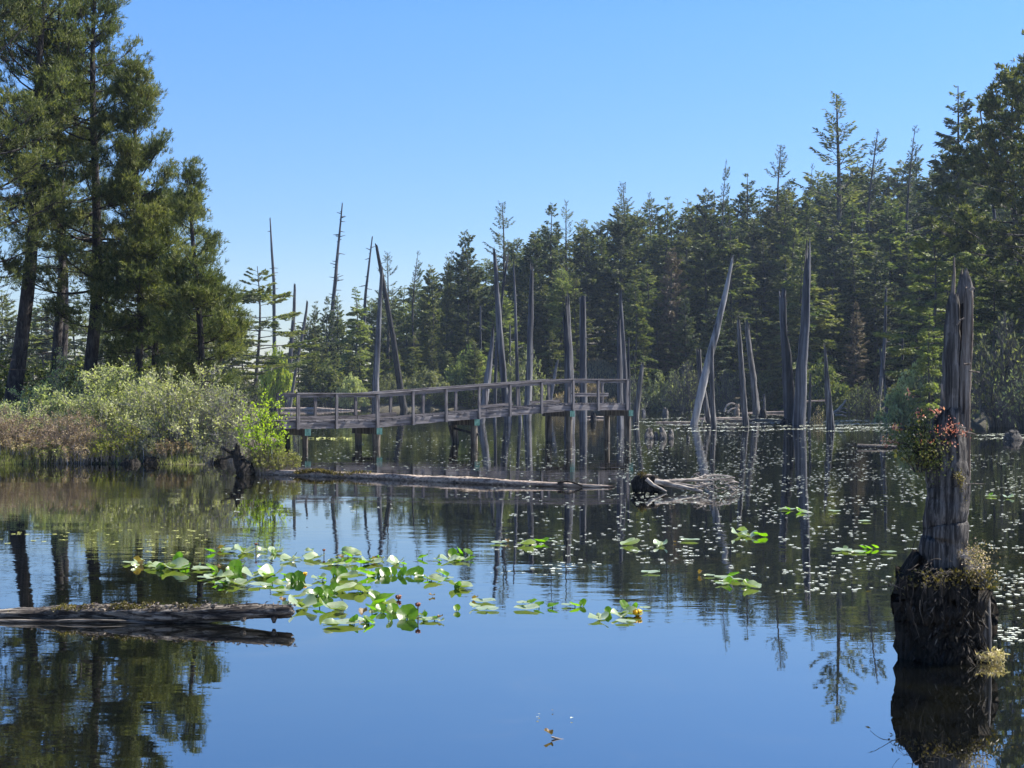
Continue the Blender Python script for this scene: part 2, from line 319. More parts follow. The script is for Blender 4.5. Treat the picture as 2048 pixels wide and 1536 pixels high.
def snag(label, pts, D=None, jag=.8, mat='snag_far', seed=0, stubs=3, lean=0., flute=.16, extra=None, name='dead_snag', group=GS):
    rng=np.random.default_rng(seed+11); D=D or DW(pts[0][1])
    path,rad=pxpath(pts,D,lean); o=P(pts[0][0],pts[0][1],D); jag*=1.0 if name=='spar_tree' else 1.5; root=thing(name,label,'dead tree',(o[0],o[1],max(0,G(o[0],o[1]))),group)
    mb=MB(); trunk_mesh(mb,path,rad,rng,jag=jag,flute=flute); part('trunk',mb,M[mat],root)
    if extra:
        mb=MB(); p2,r2=pxpath(extra,D+.35,0); trunk_mesh(mb,p2,r2,rng,jag=jag*.8,flute=flute); part('split_stem',mb,M[mat],root)
    if stubs:
        mb=MB(); B=stubs; u=rng.uniform(.35,.95,B); seg=np.r_[0,np.cumsum(np.linalg.norm(np.diff(path,axis=0),axis=1))]
        b0=np.stack([np.interp(u*seg[-1],seg,path[:,k]) for k in range(3)],1); az=rng.uniform(0,6.28,B); ln=rng.uniform(.2,.8,B)*(1.35-u)*1.6*(D/150)
        d=np.stack([np.cos(az),np.sin(az)*.6,rng.uniform(-.3,.4,B)],1)
        pa=b0[:,None,:]+d[:,None,:]*ln[:,None,None]*np.linspace(0,1,3)[None,:,None]; 
        for q in range(B): mb=MB(); tubes(mb,pa[q:q+1],np.array([[.045,.032,.018]])*(D/110),3,cap=True); part('branch_stub',mb,M[mat],root)
    return root
snag('slim dark snag leaning slightly right, behind the far left end of the footbridge railing',[(574,818,9),(582,700,8),(588,620,6),(590,564,4)],190,.8,'snag',1,4)
snag('crooked snag with a hooked tip behind the left end of the footbridge',[(579,819,7),(590,745,6),(606,660,6),(612,625,5),(615,598,4)],188,.6,'snag',2,3)
snag('tall straight grey snag crossed near its top by a dark bent snag',[(751,822,15),(751,780,13),(757,660,10),(762,570,6),(764,527,4)],182,1.2,'snag_far',3)
snag('tall dark bent snag whose broken tip leans left over the straight snag beside it',[(809,820,14),(800,770,13),(786,670,10),(771,590,9),(760,530,7),(752,486,5)],186,1.,'blackwood',4)
snag('short pale leaning snag on the far bank behind the middle of the ramp',[(872,803,6),(877,775,7),(889,730,6),(894,714,4)],205,.5,'snag_far',5)
snag('tall straight grey snag crossed by a thin leaning snag, left of centre behind the ramp',[(1017,845,14),(1008,760,13),(998,640,11),(992,540,8),(987,488,4)],None,1.2,'snag_far',6)
snag('thin pale snag slanting up to the right across a thicker straight one',[(990,842,6),(991,760,6),(993,690,5),(1003,600,5),(1017,502,3)],104,.8,'snag_far',7)
snag('thick leaning snag half as tall as its neighbours, foot slanting left behind the ramp',[(962,843,16),(970,790,14),(977,745,12),(984,690,8),(987,643,4)],100,1.,'snag_far',8)
snag('thin straight snag with a knobbly stem between the crossed snags and the thick pointed one',[(1041,846,7),(1035,760,7),(1031,620,5),(1027,520,3)],None,.7,'snag_far',9,5)
snag('thick grey snag with a small forked tip, right of the thin knobbly one',[(1054,842,17),(1058,755,14),(1061,620,11),(1064,520,6)],None,.9,'snag_far',10)
snag('stout split snag with one tall splinter, close behind the fourth pier of the footbridge',[(1138,868,22),(1139,800,21),(1137,720,17),(1132,640,13),(1129,580,10)],None,2.0,'snag_far',11,extra=[(1143,868,12),(1141,740,11),(1137,640,8),(1134,557,3)])
sn=snag('straight snag with a flat broken top, behind the flat right end of the footbridge deck',[(1167,844,14),(1167,760,13),(1166,650,12),(1165,590,11)],None,.35,'snag_far',12)
snag('small thin snag on the far shore left of the stout split snag',[(1101,803,6),(1109,750,6),(1116,717,4)],180,.4,'snag_far',13)
snag('pair of fused grey stems with a pale tip behind the end post of the footbridge',[(1240,858,14),(1239,760,12),(1238,680,8),(1238,622,4)],None,1.,'snag_far',14,extra=[(1251,858,13),(1249,750,11),(1244,650,8),(1240,573,5)])
snag('short pale snag just right of the fused pair behind the footbridge end',[(1259,857,7),(1257,760,6),(1257,672,3)],86,.5,'snag_far',15)
snag('short dark snag leaning right beside the open right end of the footbridge',[(1272,843,13),(1276,800,11),(1280,760,10),(1286,718,6)],None,.5,'snag',16)
snag('long pale snag leaning far to the right with a needle sharp tip',[(1388,849,14),(1400,795,15),(1415,730,14),(1434,660,12),(1449,597,10),(1461,537,6),(1468,506,3)],None,.6,'snag_pale',17)
snag('short dark broken snag standing behind the long leaning one',[(1418,843,10),(1409,790,9),(1400,740,9),(1397,691,9)],98,.4,'snag',18)
snag('slim upright snag crossing in front of the foot of the long leaning one',[(1428,857,11),(1425,800,9),(1424,740,8),(1425,683,4)],None,.5,'snag',19,3)
snag('grey narrow tipped snag right of the leaning one, front one of a close pair',[(1492,852,12),(1486,780,12),(1480,690,9),(1475,623,5)],None,1.0,'snag',20)
snag('brown grey snag with a twin tip behind the pile of drift logs, leaning left',[(1512,818,15),(1506,760,13),(1498,700,11),(1492,634,9)],150,1.6,'snag',21)
snag('tall grey snag with a jagged blunt top, left of the black one',[(1574,846,10),(1571,760,11),(1567,660,13),(1565,570,13)],104,1.0,'snag_far',22)
snag('black curved snag standing hard against the tallest grey one',[(1581,843,17),(1581,780,15),(1577,710,12),(1570,652,3)],103,.9,'blackwood',23)
snag('tallest and thickest grey snag in the water on the right side',[(1600,850,24),(1603,740,20),(1610,650,17),(1615,545,13),(1617,475,8)],None,1.6,'snag_far',24,3)
snag('thin low snag just right of the tallest grey one',[(1618,848,6),(1620,790,5),(1621,742,3)],None,.4,'snag',25)
snag('spiky snag with a swollen knob near its foot, dark left side and pale right side',[(1661,859,16),(1658,815,12),(1655,790,13),(1653,760,9),(1649,680,3)],None,.6,'snag',26,3)
snag('distant slim snag in front of the dark right hand woods',[(1755,825,8),(1763,745,8),(1769,680,7),(1772,571,4)],150,.7,'snag_far',27)
snag('thin broken pole rising beside the drooping evergreen on the right',[(1775,838,6),(1770,770,5),(1759,691,4)],None,.3,'snag',28,2)
snag('small pale stub of a snag above the drooping evergreen branches',[(1805,705,4),(1805,660,3)],140,.3,'snag_far',29)
snag('pale short snag in front of the woods left of the crossed snags',[(961,720,5),(961,610,3)],196,.4,'snag_far',30)
snag('pale short snag between the crossed snags and the thin knobbly one',[(1020,740,4),(1020,647,3)],196,.4,'snag_far',31)
snag('little pale post of dead wood beside the drift logs',[(1529,818,5),(1528,786,4)],160,.3,'snag',32)
# bare spar trees far off against the sky
GB='bare spar trees against the sky'
for k,(lab,pts) in enumerate([('leftmost bare spar tree standing against the sky behind the left woods',[(549,790,8),(548,573,6),(543,490,4),(540,434,2)]),
  ('tallest bare spar tree against the sky, bristling with stub branches',[(652,790,12),(666,614,8),(676,500,5),(685,404,2)]),
  ('thin bare spar tree just left of the bent snag tip',[(722,790,7),(731,588,5),(745,471,2)]),
  ('thin leaning dead pole among the tall pines at the far right',[(1991,450,7),(1975,330,5),(1960,221,3)])]):
    snag(lab,pts,[235,228,230,128][k],.4,'snag_far',40+k,[10,46,34,6][k],name='spar_tree',group=GB)
# pale scrap on the flat-topped snag
mb=MB(); rng=np.random.default_rng(5)
pa=[P(1163,801,106.3),P(1164,795,106.3),P(1166,790,106.3),P(1165,785,106.3)]; tubes(mb,[pa],[[.05,.12,.11,.05]],7,cap=True)
o=bpy.data.objects.new('peeled_patch',mb.mesh('peeled_patch',M['white'],sn.location)); COL.objects.link(o); o.parent=sn
# ------------------------------------------------------------------ trees
def conifer(rng,H,R,nb,cards_n,bare=.08,prof='cone',e_lo=-12,e_hi=40,curl=.12,flag=0.,sag=.5,lf=.42,wf=.11,trunk_r=None,lat=.38,lean=(0,0),pcl=1.3):
    tm=MB(); cm=MB(); tr=trunk_r or H*.013
    zz=np.linspace(0,1,9); lx,ly=lean
    def tp(u): u=np.asarray(u); return np.stack([lx*u**1.5+.01*H*np.sin(u*7),ly*u**1.5+.008*H*np.sin(u*5+1),u*H],-1)
    tubes(tm,tp(zz)[None],(tr*(1-.93*zz)+.01)[None],7)
    u=bare+(1-bare)*np.sort(rng.uniform(0,1,nb)**.78); uu=(u-bare)/(1-bare)
    if prof=='cone': pr=(1-uu)**.75*np.clip(.45+uu*4,0,1)
    elif prof=='round': pr=np.clip(np.sin(np.pi*np.clip(uu*.86+.13,0,1)),.05,1)**.7
    elif prof=='flat': pr=np.clip(1-uu**2.2,0.12,1)
    else: pr=(1-uu)**.55
    az=(np.arange(nb)*2.39996+rng.normal(0,.5,nb))%(2*math.pi)
    L=R*pr*rng.uniform(.5,1.15,nb)+.02*H*rng.uniform(.3,1,nb)
    if flag: az=az*(1-.55*flag)+rng.normal(0,.3,nb)*flag; L*=(1+.5*flag*np.cos(az))*(1-.3*flag)
    e=np.radians(e_lo+(e_hi-e_lo)*uu**1.3+rng.normal(0,7,nb))
    rd=np.stack([np.cos(az),np.sin(az),0*az],1); d=rd*np.cos(e)[:,None]+np.array([0,0,1])*np.sin(e)[:,None]
    sd=np.stack([-np.sin(az),np.cos(az),0*az],1)
    def bp(i,t): 
        b=tp(u[i]); return b+d[i]*(L[i]*t)[:,None]+np.array([0,0,1.])*(curl*L[i]*t**2.2)[:,None]
    tt=np.linspace(0,1,5); I=np.repeat(np.arange(nb),5); pa=bp(I,np.tile(tt,nb)).reshape(nb,5,3)
    r0=np.clip(.012*L+.012,.012,.09)
    tubes(tm,pa,r0[:,None]*(1-.85*tt)[None],3)
    p=(L+.35)**pcl; p/=p.sum(); i=rng.choice(nb,cards_n,p=p); t=rng.uniform(.12 if prof!='flat' else .3,1,cards_n)**.75
    wd=lat*L[i]*(1.05-t*.85); s=rng.uniform(-1,1,cards_n)*wd
    pos=bp(i,t)+sd[i]*s[:,None]; pos[:,2]-=np.abs(s)*sag*rng.uniform(.4,1.2,cards_n)+rng.uniform(0,.12,cards_n)*lf
    ax=d[i]*.7+sd[i]*np.sign(s)[:,None]*.7+rndv(rng,cards_n)*.45; ax[:,2]-=sag*.55
    sz=np.clip(.35+.65*L[i]/(.4*R),0,1); cards(cm,pos,ax,rndv(rng,cards_n),sz*lf*rng.uniform(.5,1.2,cards_n),sz*wf*rng.uniform(.6,1.4,cards_n))
    return tm,cm
def pine(rng,H,R,nb,nsub,ntuft,bare=.3,lean=(0,0),tr=.2,prof='round',tl=.17,tw=.021,e_lo=5,e_hi=50,dead=20,k=12,skew=(0,0)):
    """shore pine: upswept limbs ending in clumps of bottle-brush needle tufts"""
    tm=MB(); cm=MB(); zz=np.linspace(0,1,12)
    def tp(u): u=np.asarray(u); return np.stack([lean[0]*u+.012*H*np.sin(u*5),lean[1]*u+.015*H*np.sin(u*6),u*H],-1)
    trunk_mesh(tm,tp(zz),tr*(1-.9*zz)+.02,rng,sides=10,flute=.12,rings=22,rough=.05)
    u=bare+(1-bare)*np.sort(rng.uniform(0,1,nb)**(.72 if prof=='cone' else 1.)); uu=(u-bare)/(1-bare)
    pr={'round':np.clip(np.sin(np.pi*np.clip(uu*.80+.18,0,1)),.1,1)**.8,'cone':(1-uu)**.7*np.clip(.6+uu*2,0,1)+.08,'top':(1-uu**2)**.5+.1}[prof]
    az=(np.arange(nb)*2.39996+rng.normal(0,.6,nb)); L=R*pr*rng.uniform(.55,1.2,nb)
    L*=1+skew[0]*np.cos(az)+skew[1]*np.sin(az)
    e=np.radians(e_lo+(e_hi-e_lo)*uu+rng.normal(0,10,nb))
    d=np.stack([np.cos(az)*np.cos(e),np.sin(az)*np.cos(e),np.sin(e)],1); sd=np.stack([-np.sin(az),np.cos(az),0*az],1)
    wob=rng.uniform(-.18,.18,nb)
    def bp(i,t): return tp(u[i])+d[i]*(L[i]*t)[:,None]+sd[i]*(wob[i]*L[i]*np.sin(t*4))[:,None]+np.array([0,0,1.])*(.16*L[i]*t**2-.10*L[i]*np.sin(t*3))[:,None]
    tt=np.linspace(0,1,7); I=np.repeat(np.arange(nb),7); tubes(tm,bp(I,np.tile(tt,nb)).reshape(nb,7,3),(.010*L+.012)[:,None]*(1-.8*tt)[None],4)
    p=(L+.12)**1.35; p/=p.sum(); i=rng.choice(nb,nsub,p=p); t=rng.uniform(.38,1,nsub)**.8
    s=rng.uniform(-1,1,nsub)*.42*L[i]*(1.15-t*.9); b0=bp(i,np.clip(t-.22,0,1)); end=bp(i,t)+sd[i]*s[:,None]; end[:,2]+=rng.uniform(-.12,.28,nsub)*(.4+.2*L[i])
    q=np.linspace(0,1,4)[None,:,None]; mid=b0[:,None]*(1-q)+end[:,None]*q; mid[:,:,2]-=(.12*np.sin(np.pi*q[...,0]))*np.linalg.norm(end-b0,axis=1)[:,None]
    tubes(tm,mid,np.tile([.014,.011,.008,.005],(nsub,1)),3)
    j=rng.integers(0,nsub,ntuft); sg=.15 if prof=='cone' else .19; c=end[j]+rng.normal(size=(ntuft,3))*np.array([sg,sg,.09])
    up=nrm(np.array([0,0,.75])+d[i[j]]*.6+rng.normal(size=(ntuft,3))*.45)
    c=np.repeat(c,k,0); up=np.repeat(up,k,0); n=ntuft*k
    c=c+up*rng.uniform(0,.17,n)[:,None]
    ax=up*1.0+rndv(rng,n)*.75; cards(cm,c,ax,rndv(rng,n),tl*rng.uniform(.6,1.2,n),tw*rng.uniform(.6,1.3,n))
    if dead:
        B=dead; ud=rng.uniform(.1,bare+.25,B); a2=rng.uniform(0,6.28,B); l2=R*rng.uniform(.3,.9,B); e2=rng.uniform(-.2,.35,B)
        q=np.linspace(0,1,6); dd=np.stack([np.cos(a2),np.sin(a2),e2],1)
        pa=tp(ud)[:,None]+dd[:,None]*(l2[:,None]*q)[...,None]; pa+=np.cumsum(rng.normal(size=(B,6,3))*.05,1)*l2[:,None,None]*.5; tubes(tm,pa,(.022*(1-.8*q))[None]*np.ones((B,1)),3)
        m=B*7; jj=rng.integers(0,B,m); tq=rng.uniform(.2,1,m); b1=tp(ud[jj])+dd[jj]*(l2[jj]*tq)[:,None]; e3=rndv(rng,m)*rng.uniform(.2,.7,m)[:,None]
        tubes(tm,b1[:,None]+e3[:,None]*np.linspace(0,1,3)[None,:,None],np.tile([.008,.006,.003],(m,1)),3)
    return tm,cm
def mk_tree(name,label,cat,loc,tm,cm,bark,leaf,group=None):
    root=thing(name,label,cat,loc,group)
    o=bpy.data.objects.new('trunk',tm.mesh('trunk',bark)); COL.objects.link(o); o.parent=root
    c=bpy.data.objects.new('crown',cm.mesh('crown',leaf,smooth=False)); COL.objects.link(c); c.parent=root
    return root
# --- the near pines on the left shore: px of foot, top row, lean px at top, D
GP='tall shore pines on the left bank'
def near_pine(label,px,ptop,lean_px,D,R,bare,nb,nsub,ntuft,seed,tr=.2,prof='round',dead=20,e_lo=5,e_hi=50,skew=(0,0)):
    x=(px-CX)/F*D; z=G(x,D); H=HC+(HY-ptop)/F*D-z; rng=np.random.default_rng(seed)
    tm,cm=pine(rng,H,R,nb,nsub,ntuft,bare,(lean_px/F*D,0),tr,prof,dead=dead,e_lo=e_lo,e_hi=e_hi,skew=skew)
    return mk_tree('shore_pine',label,'pine tree',(x,D,z-.1),tm,cm,M['bark'],M['pine'],GP)
near_pine('leaning pine with the thickest trunk at the left edge, its top out of the picture',8,-130,110,50,3.2,.40,54,620,5600,101,.27,'round',26,10,50)
near_pine('tall pine with a straight trunk just right of the thick leaning trunk',92,-70,45,53,2.9,.38,52,600,5200,102,.17,'round',26,5,50)
near_pine('broad pine with heavy low limbs reaching right over the bushes',165,-60,40,51,3.4,.20,84,620,8400,103,.22,'cone',14,0,45)
near_pine('pointed pine whose top is second from the right edge of the pine group',262,118,22,50,2.15,.22,80,430,6600,104,.15,'cone',10,5,55)
near_pine('shortest pine at the right end of the left group, pointed and dense to low down',398,326,-10,48,1.5,.10,84,460,6200,105,.12,'cone',8,0,55)
near_pine('pine whose limbs reach in from beyond the left edge of the picture',-75,-60,60,47,2.9,.33,48,500,4200,106,.2,'round',24,0,45)
near_pine('low spreading pine filling the gap between the broad pine and the shortest one',300,380,10,51,2.3,.14,56,700,6200,107,.14,'round',10,-5,40)
near_pine('slim pine with a bare lower trunk between the two straight trunks at left',112,40,15,58,2.2,.40,44,480,4400,108,.15,'round',16,5,50)
# --- distant tree prototypes (unit: metres, scaled when placed)
def proto(kind,seed):
    rng=np.random.default_rng(seed)
    if kind=='dense': return conifer(rng,25,4.6,125,15000,.03,'cone',-16,30,.12,lf=.58,wf=.17,lat=.30,sag=.6)
    if kind=='dense2': return conifer(rng,25,4.6,115,15500,.05,'full',-14,32,.14,lf=.58,wf=.18,lean=(.6,0),lat=.32,sag=.6)
    if kind=='hem': return conifer(rng,20,4.8,84,12500,.04,'cone',-2,32,-.24,sag=.5,lf=.55,wf=.16,lat=.36)
    if kind=='sparse': return conifer(rng,26,5.0,84,6800,.12,'cone',-5,48,.22,lf=.42,wf=.10,lat=.24,sag=.4,pcl=1.1)
    if kind=='flag': return conifer(rng,26,5.4,84,6800,.15,'cone',0,45,.12,flag=1.,lf=.45,wf=.10,lat=.26,sag=.4,lean=(1.2,0))
    if kind=='flat': return conifer(rng,17,4.8,56,11000,.25,'flat',-6,24,.05,lf=.42,wf=.12,sag=.15,lat=.42,pcl=1.0,trunk_r=.2)
    if kind=='topped': return conifer(rng,24,4.6,90,10000,.25,'full',-12,35,.14,lf=.58,wf=.17)
    if kind=='pinef': return pine(rng,22,4.6,70,700,5600,.30,(.4,0),.28,'top',tl=.36,tw=.09,dead=10,k=8)
    if kind=='bare': return conifer(rng,18,3.4,110,700,.1,'cone',-10,30,.1,lf=.4,wf=.07)
PR={}
def get(kind,leaf,v):
    key=(kind,leaf,v)
    if key not in PR:
        gk=(kind,v)
        if gk not in PR:
            tm,cm=proto(kind,700+v*13+sum(map(ord,kind))); PR[gk]=(tm.mesh('trunk',M['barkf']),cm.mesh('crown',M['spruce'],smooth=False))
        t,c=PR[gk]; c2=c.copy(); c2.materials.clear(); c2.materials.append(M[leaf]); PR[key]=(t,c2)
    return PR[key]
HT={'dense':25,'dense2':25,'hem':20,'sparse':26,'flag':26,'flat':17,'topped':24,'pinef':22,'bare':18}
NM={'dense':'spruce_tree','dense2':'spruce_tree','hem':'hemlock_tree','sparse':'spruce_tree','flag':'spruce_tree','flat':'cedar_tree','topped':'spruce_tree','pinef':'pine_tree','bare':'dead_conifer'}
def far_tree(label,kind,px,ptop,D,leaf='spruce',v=0,wide=1.,group=None,rot=None,floor=False):
    x=(px-CX)/F*D; z=G(x,D); H=HC+(HY-ptop)/F*D-z; s=H/HT[kind]
    root=thing(NM[kind],label,'tree',(x,D,z-.2),group)
    root.scale=(s*wide,s*wide,s); 
    if kind!='flag': root.rotation_euler=(0,0,rot if rot is not None else (px*7.31+D)%6.28)
    t,c=get(kind,leaf,v)
    for n_,m_ in (('trunk',t),('crown',c)):
        o=bpy.data.objects.new(n_,m_); COL.objects.link(o); o.parent=root
    return root
GF='conifers along the far shore and hillside'
FT=[ # label, kind, px, top, D, leaf, variant, wide
('layered flat topped conifer just right of the pine group, thin against the sky','flat',515,528,150,'spruce2',0,1.35),
('layered conifer partly hidden by the right edge of the pine group','flat',432,548,145,'spruce2',1,1.4),
('small pointed conifer right of the leftmost spar tree','dense',632,600,215,'spruce2',0,.9),
('narrow dark spruce at the foot of the tallest spar tree','dense',655,590,222,'spruce',1,.8),
('spruce right of the foot of the tallest spar tree','dense',676,584,225,'spruce2',2,.9),
('broad yellow green conifer left of the crossed dark snags','hem',712,572,205,'hemlock',0,1.0),
('thin topped spruce directly behind the bent snag tip','sparse',777,503,215,'spruce',0,1.1),
('windswept spruce with all its top branches blown to the right, nearest the crossed dark snags','flag',822,500,220,'spruce',0,.9),
('rounded spruce between the leftmost windswept spruce and the dark pair of conifers','dense2',868,530,215,'spruce2',0,.9),
('narrow dark conifer on the left shoulder of the dense round one','dense',903,500,212,'spruce',0,.7),
('dense dark conifer with a blunt top, first tall one of the right hand woods','dense2',938,460,205,'spruce',1,.95),
('airy thin spruce standing clear of the others above the crossed snags','sparse',1004,402,230,'spruce',1,1.15),
('dark dense conifer right of the airy thin spruce','dense2',1060,468,208,'spruce',0,.95),
('pointed spruce, left one of a pair of pointed tops in the middle of the woods','dense',1102,404,222,'spruce',1,.95),
('pointed spruce, right one of a pair of pointed tops in the middle of the woods','sparse',1134,402,218,'spruce2',2,1.0),
('broad conifer below the pair of pointed tops','dense2',1175,452,212,'spruce',1,1.1),
('sparse candelabra spruce with upswept branches rising from the middle of the skyline','sparse',1246,363,232,'spruce',1,1.0),
('dark broad conifer under the candelabra spruce','dense2',1238,420,214,'spruce',0,1.1),
('slim airy spruce just right of the candelabra spruce','sparse',1298,385,235,'spruce',2,.9),
('bushy topped spruce two right of the candelabra spruce','dense',1334,392,228,'spruce2',0,1.),
('low dark spruce in the dip of the skyline','dense',1372,413,230,'spruce',2,1.),
('ragged spruce left of the curled windswept tip','dense2',1408,378,226,'spruce',1,1.),
('thin windswept spruce with a curled tip, middle of the right hand skyline','flag',1440,316,236,'spruce',1,.6),
('blunt dark spruce between the curled tip and the open spruce','dense',1493,345,228,'spruce',0,1.),
('open branched spruce left of the tallest one','sparse',1560,290,226,'spruce',1,1.1),
('small windswept spruce tip between the open spruce and the tallest one','flag',1612,326,226,'spruce',0,.6),
('tallest open branched spruce of the right hand woods, with long limbs held out','sparse',1678,186,216,'spruce2',3,1.45),
('windswept spruce leaning right behind the tallest open spruce','flag',1728,256,222,'spruce',1,1.1),
('thin windswept spruce between the tallest open spruce and the dark steeple spruce','flag',1806,250,212,'spruce',0,.9),
('dark steeple shaped spruce with dense tiers near the right edge','dense',1913,168,172,'spruce',2,1.1),
('big round headed pine at the right edge','pinef',2030,165,118,'pine',0,1.05),
('tall pine whose crown is cut by the right edge of the picture','pinef',2085,110,108,'pine',1,1.1),
('small bright green spruce standing on the shore right of the footbridge end','hem',1286,636,192,'hemlock',1,.8),
('brownish lichen covered conifer behind the small bright green one','dense2',1340,495,197,'brown',0,.85),
('rust brown dead young conifer deep in the right hand woods','dense',1712,600,185,'brown',1,.9),
('light green conifer behind the tall leaning snag','hem',1462,415,200,'spruce2',0,1.),
('light green spruce between the blackened snag and the tallest snag, branches held out right','hem',1606,480,185,'spruce2',1,1.),
('olive conifer with horizontal limbs behind the right foreground stump top','flat',1868,430,120,'hemlock',1,1.0),
('drooping evergreen with layered light green sprays on the right bank','hem',1858,610,96,'hemlock',0,.85),
('ivy hung slim conifer left of the dense blunt one','dense',893,505,206,'spruce2',2,.45),
]
for t in FT: far_tree(*t,group=GF)
# filler rows of the woods: trees nothing in the photo tells apart share a label per stretch
SKY=([380,440,520,560,640,700,760,860,900,960,1050,1150,1250,1400,1500,1600,1700,1800,1900,2048,2200],
     [620,590,590,625,630,615,575,550,515,490,465,440,405,392,362,345,325,325,300,290,290])
ZN=[(620,'woods left of the tallest spar tree'),(760,'woods left of the crossed dark snags'),(900,'woods right of the crossed dark snags'),(1080,'woods behind the straight snags'),
    (1260,'woods behind the right footbridge half'),(1420,'woods left of the leaning snag'),(1560,'woods right of the leaning snag'),(1720,'woods behind the tallest snag'),
    (1880,'woods left of the foreground stump'),(2400,'woods right of the foreground stump')]
rng=np.random.default_rng(77); CNT={}
ORD='first second third fourth fifth sixth seventh eighth ninth tenth eleventh twelfth'.split()
ROW={248:'rear row',226:'second row',206:'third row',194:'front row',172:'slope row',140:'near bank row',112:'nearest row'}
for D,step,lo,hi,p0 in ((248,26,-4,34,560),(226,34,25,80,560),(206,38,70,175,600),(194,46,150,250,480),(172,46,60,260,1800),(140,46,120,300,1850),(112,52,180,360,1935)):
    px=p0
    while px<2075:
        px+=step*rng.uniform(.7,1.3)
        if D<230 and 1160<px<1238 and D<212: continue
        if D==194 and 1200<px<1235: continue
        sk=np.interp(px,*SKY); top=sk+rng.uniform(lo,hi); top=min(top,700)
        x=(px-CX)/F*D
        if max(float(q) for q in land(x,D))<1: continue
        kind=rng.choice(['dense','dense','dense2','hem','topped' if D>200 else 'hem']); leaf=rng.choice(['spruce','spruce','spruce2','spruce2','hemlock' if D<210 else 'spruce'])
        if px<860: leaf=rng.choice(['spruce2','hemlock','hemlock'])
        z=next(l for m,l in ZN if px<m); q=CNT[(z,D)]=CNT.get((z,D),-1)+1; z=f'conifer {ORD[q]} from left in the {ROW[D]}, {z}'
        far_tree(z,kind,px,top,D+rng.uniform(-6,6),leaf,int(rng.integers(0,3)),rng.uniform(1.05,1.5),group=GF)
# low trees behind the pines at far left
for px in np.arange(-40,500,21.):
    far_tree('low conifer of the distant shore seen between the pine trunks','hem' if rng.random()<.5 else 'dense2',px,rng.uniform(555,660),rng.uniform(196,225),rng.choice(['spruce2','hemlock']),int(rng.integers(0,3)),rng.uniform(1,1.4),group='low trees on the distant shore behind the pines')
# ------------------------------------------------------------------ bushes
def bush(rng,Rx,Ry,H,nst,ntw,nleaf,ls=.06,lw=.035,tr=.012,arch=.5,leafz=0.,clump=.09,base=.25,lowfac=.15,zmin=.02):
    tm=MB(); cm=MB(); B=nst
    a=rng.uniform(0,6.28,B); r=np.sqrt(rng.uniform(0,1,B)); up=rng.uniform(.35,1,B)
    end=np.stack([Rx*r*np.cos(a),Ry*r*np.sin(a),H*up*np.sqrt(np.clip(1-.75*r**2,.05,1))],1)
    b0=np.stack([Rx*base*r*np.cos(a),Ry*base*r*np.sin(a),np.full(B,-.1)],1)
    q=np.linspace(0,1,6); ctrl=b0*.4+end*.6; ctrl[:,2]=end[:,2]*(1+arch*.35); 
    pth=((1-q)**2)[None,:,None]*b0[:,None]+(2*q*(1-q))[None,:,None]*ctrl[:,None]+(q**2)[None,:,None]*end[:,None]
    pth[:,1:]+=rng.normal(size=(B,5,3))*.03*H; tubes(tm,pth,tr*rng.uniform(.5,1.3,B)[:,None]*(1.1-q)[None],3)
    j=rng.integers(0,B,ntw); t=rng.uniform(lowfac,1,ntw); k=np.clip((t*5).astype(int),0,4); fr=(t*5-k)[:,None]
    p0=pth[j,k]*(1-fr)+pth[j,k+1]*fr; d=rndv(rng,ntw)+nrm(end[j]-b0[j])*.9+np.array([0,0,.25]); d=nrm(d)*rng.uniform(.1,.34,ntw)[:,None]*H*.55
    q3=np.linspace(0,1,3)[None,:,None]; tubes(tm,p0[:,None]+d[:,None]*q3,np.tile([.4,.3,.15],(ntw,1))*tr,3)
    m=rng.integers(0,ntw,nleaf); tt=rng.uniform(.2,1.05,nleaf)[:,None]; pos=p0[m]+d[m]*tt+rng.normal(size=(nleaf,3))*clump*H*.18
    pos[:,2]=np.where(pos[:,2]<zmin,zmin+rng.uniform(0,.15,nleaf)*H,pos[:,2]); ax=rndv(rng,nleaf)+d[m]/H*1.5+np.array([0,0,.3])
    cards(cm,pos,ax,rndv(rng,nleaf),ls*rng.uniform(.5,1.3,nleaf),lw*rng.uniform(.5,1.3,nleaf)); return tm,cm
def near_bush(label,px,D,ptop,wpx,leaf,twig,seed,nst=60,ntw=1500,nleaf=9000,depth=.8,ls=.095,lw=.05,tr=.012,name='willow_bush',group='willow and shrub thicket on the left bank',**kw):
    x=(px-CX)/F*D; z=max(G(x,D),-.1); H=HC+(HY-ptop)/F*D-z; rng=np.random.default_rng(seed); Rx=wpx/2*D/F
    tm,cm=bush(rng,Rx,Rx*depth,H,nst,ntw,nleaf,ls,lw,tr,**kw); root=thing(name,label,'bush',(x,D,z),group)
    for n_,m_,mt in (('stems',tm,M[twig]),('leaves',cm,M[leaf])):
        o=bpy.data.objects.new(n_,m_.mesh(n_,mt,smooth=False)); COL.objects.link(o); o.parent=root
    return root
near_bush('large pale green willow with arching stems at the right end of the left bank',365,43.8,735,300,'willow','twig',201,110,3200,11000,ls=.10,lw=.05)
near_bush('grey twiggy bare shrub at the tip of the left bank, beside the pale willow',448,43.6,772,150,'grywillow','twig',202,110,3000,2600,tr=.010)
near_bush('pale green willow behind and left of the largest willow',225,45.5,738,260,'willow','twig',203,90,2600,14000)
near_bush('yellow flowering shrub peeping over the willows under the broad pine',262,47.5,728,120,'yellow','twig',204,50,900,3000)
near_bush('light green shrub at the left edge below the leaning pine trunk',60,46,775,230,'willow','twig',205,90,2200,9000)
near_bush('reddish brown leafless shrub low at the waterline, left of centre of the bank',125,43.2,822,200,'russet','twigp',206,120,3600,5200,ls=.05,lw=.03,tr=.009)
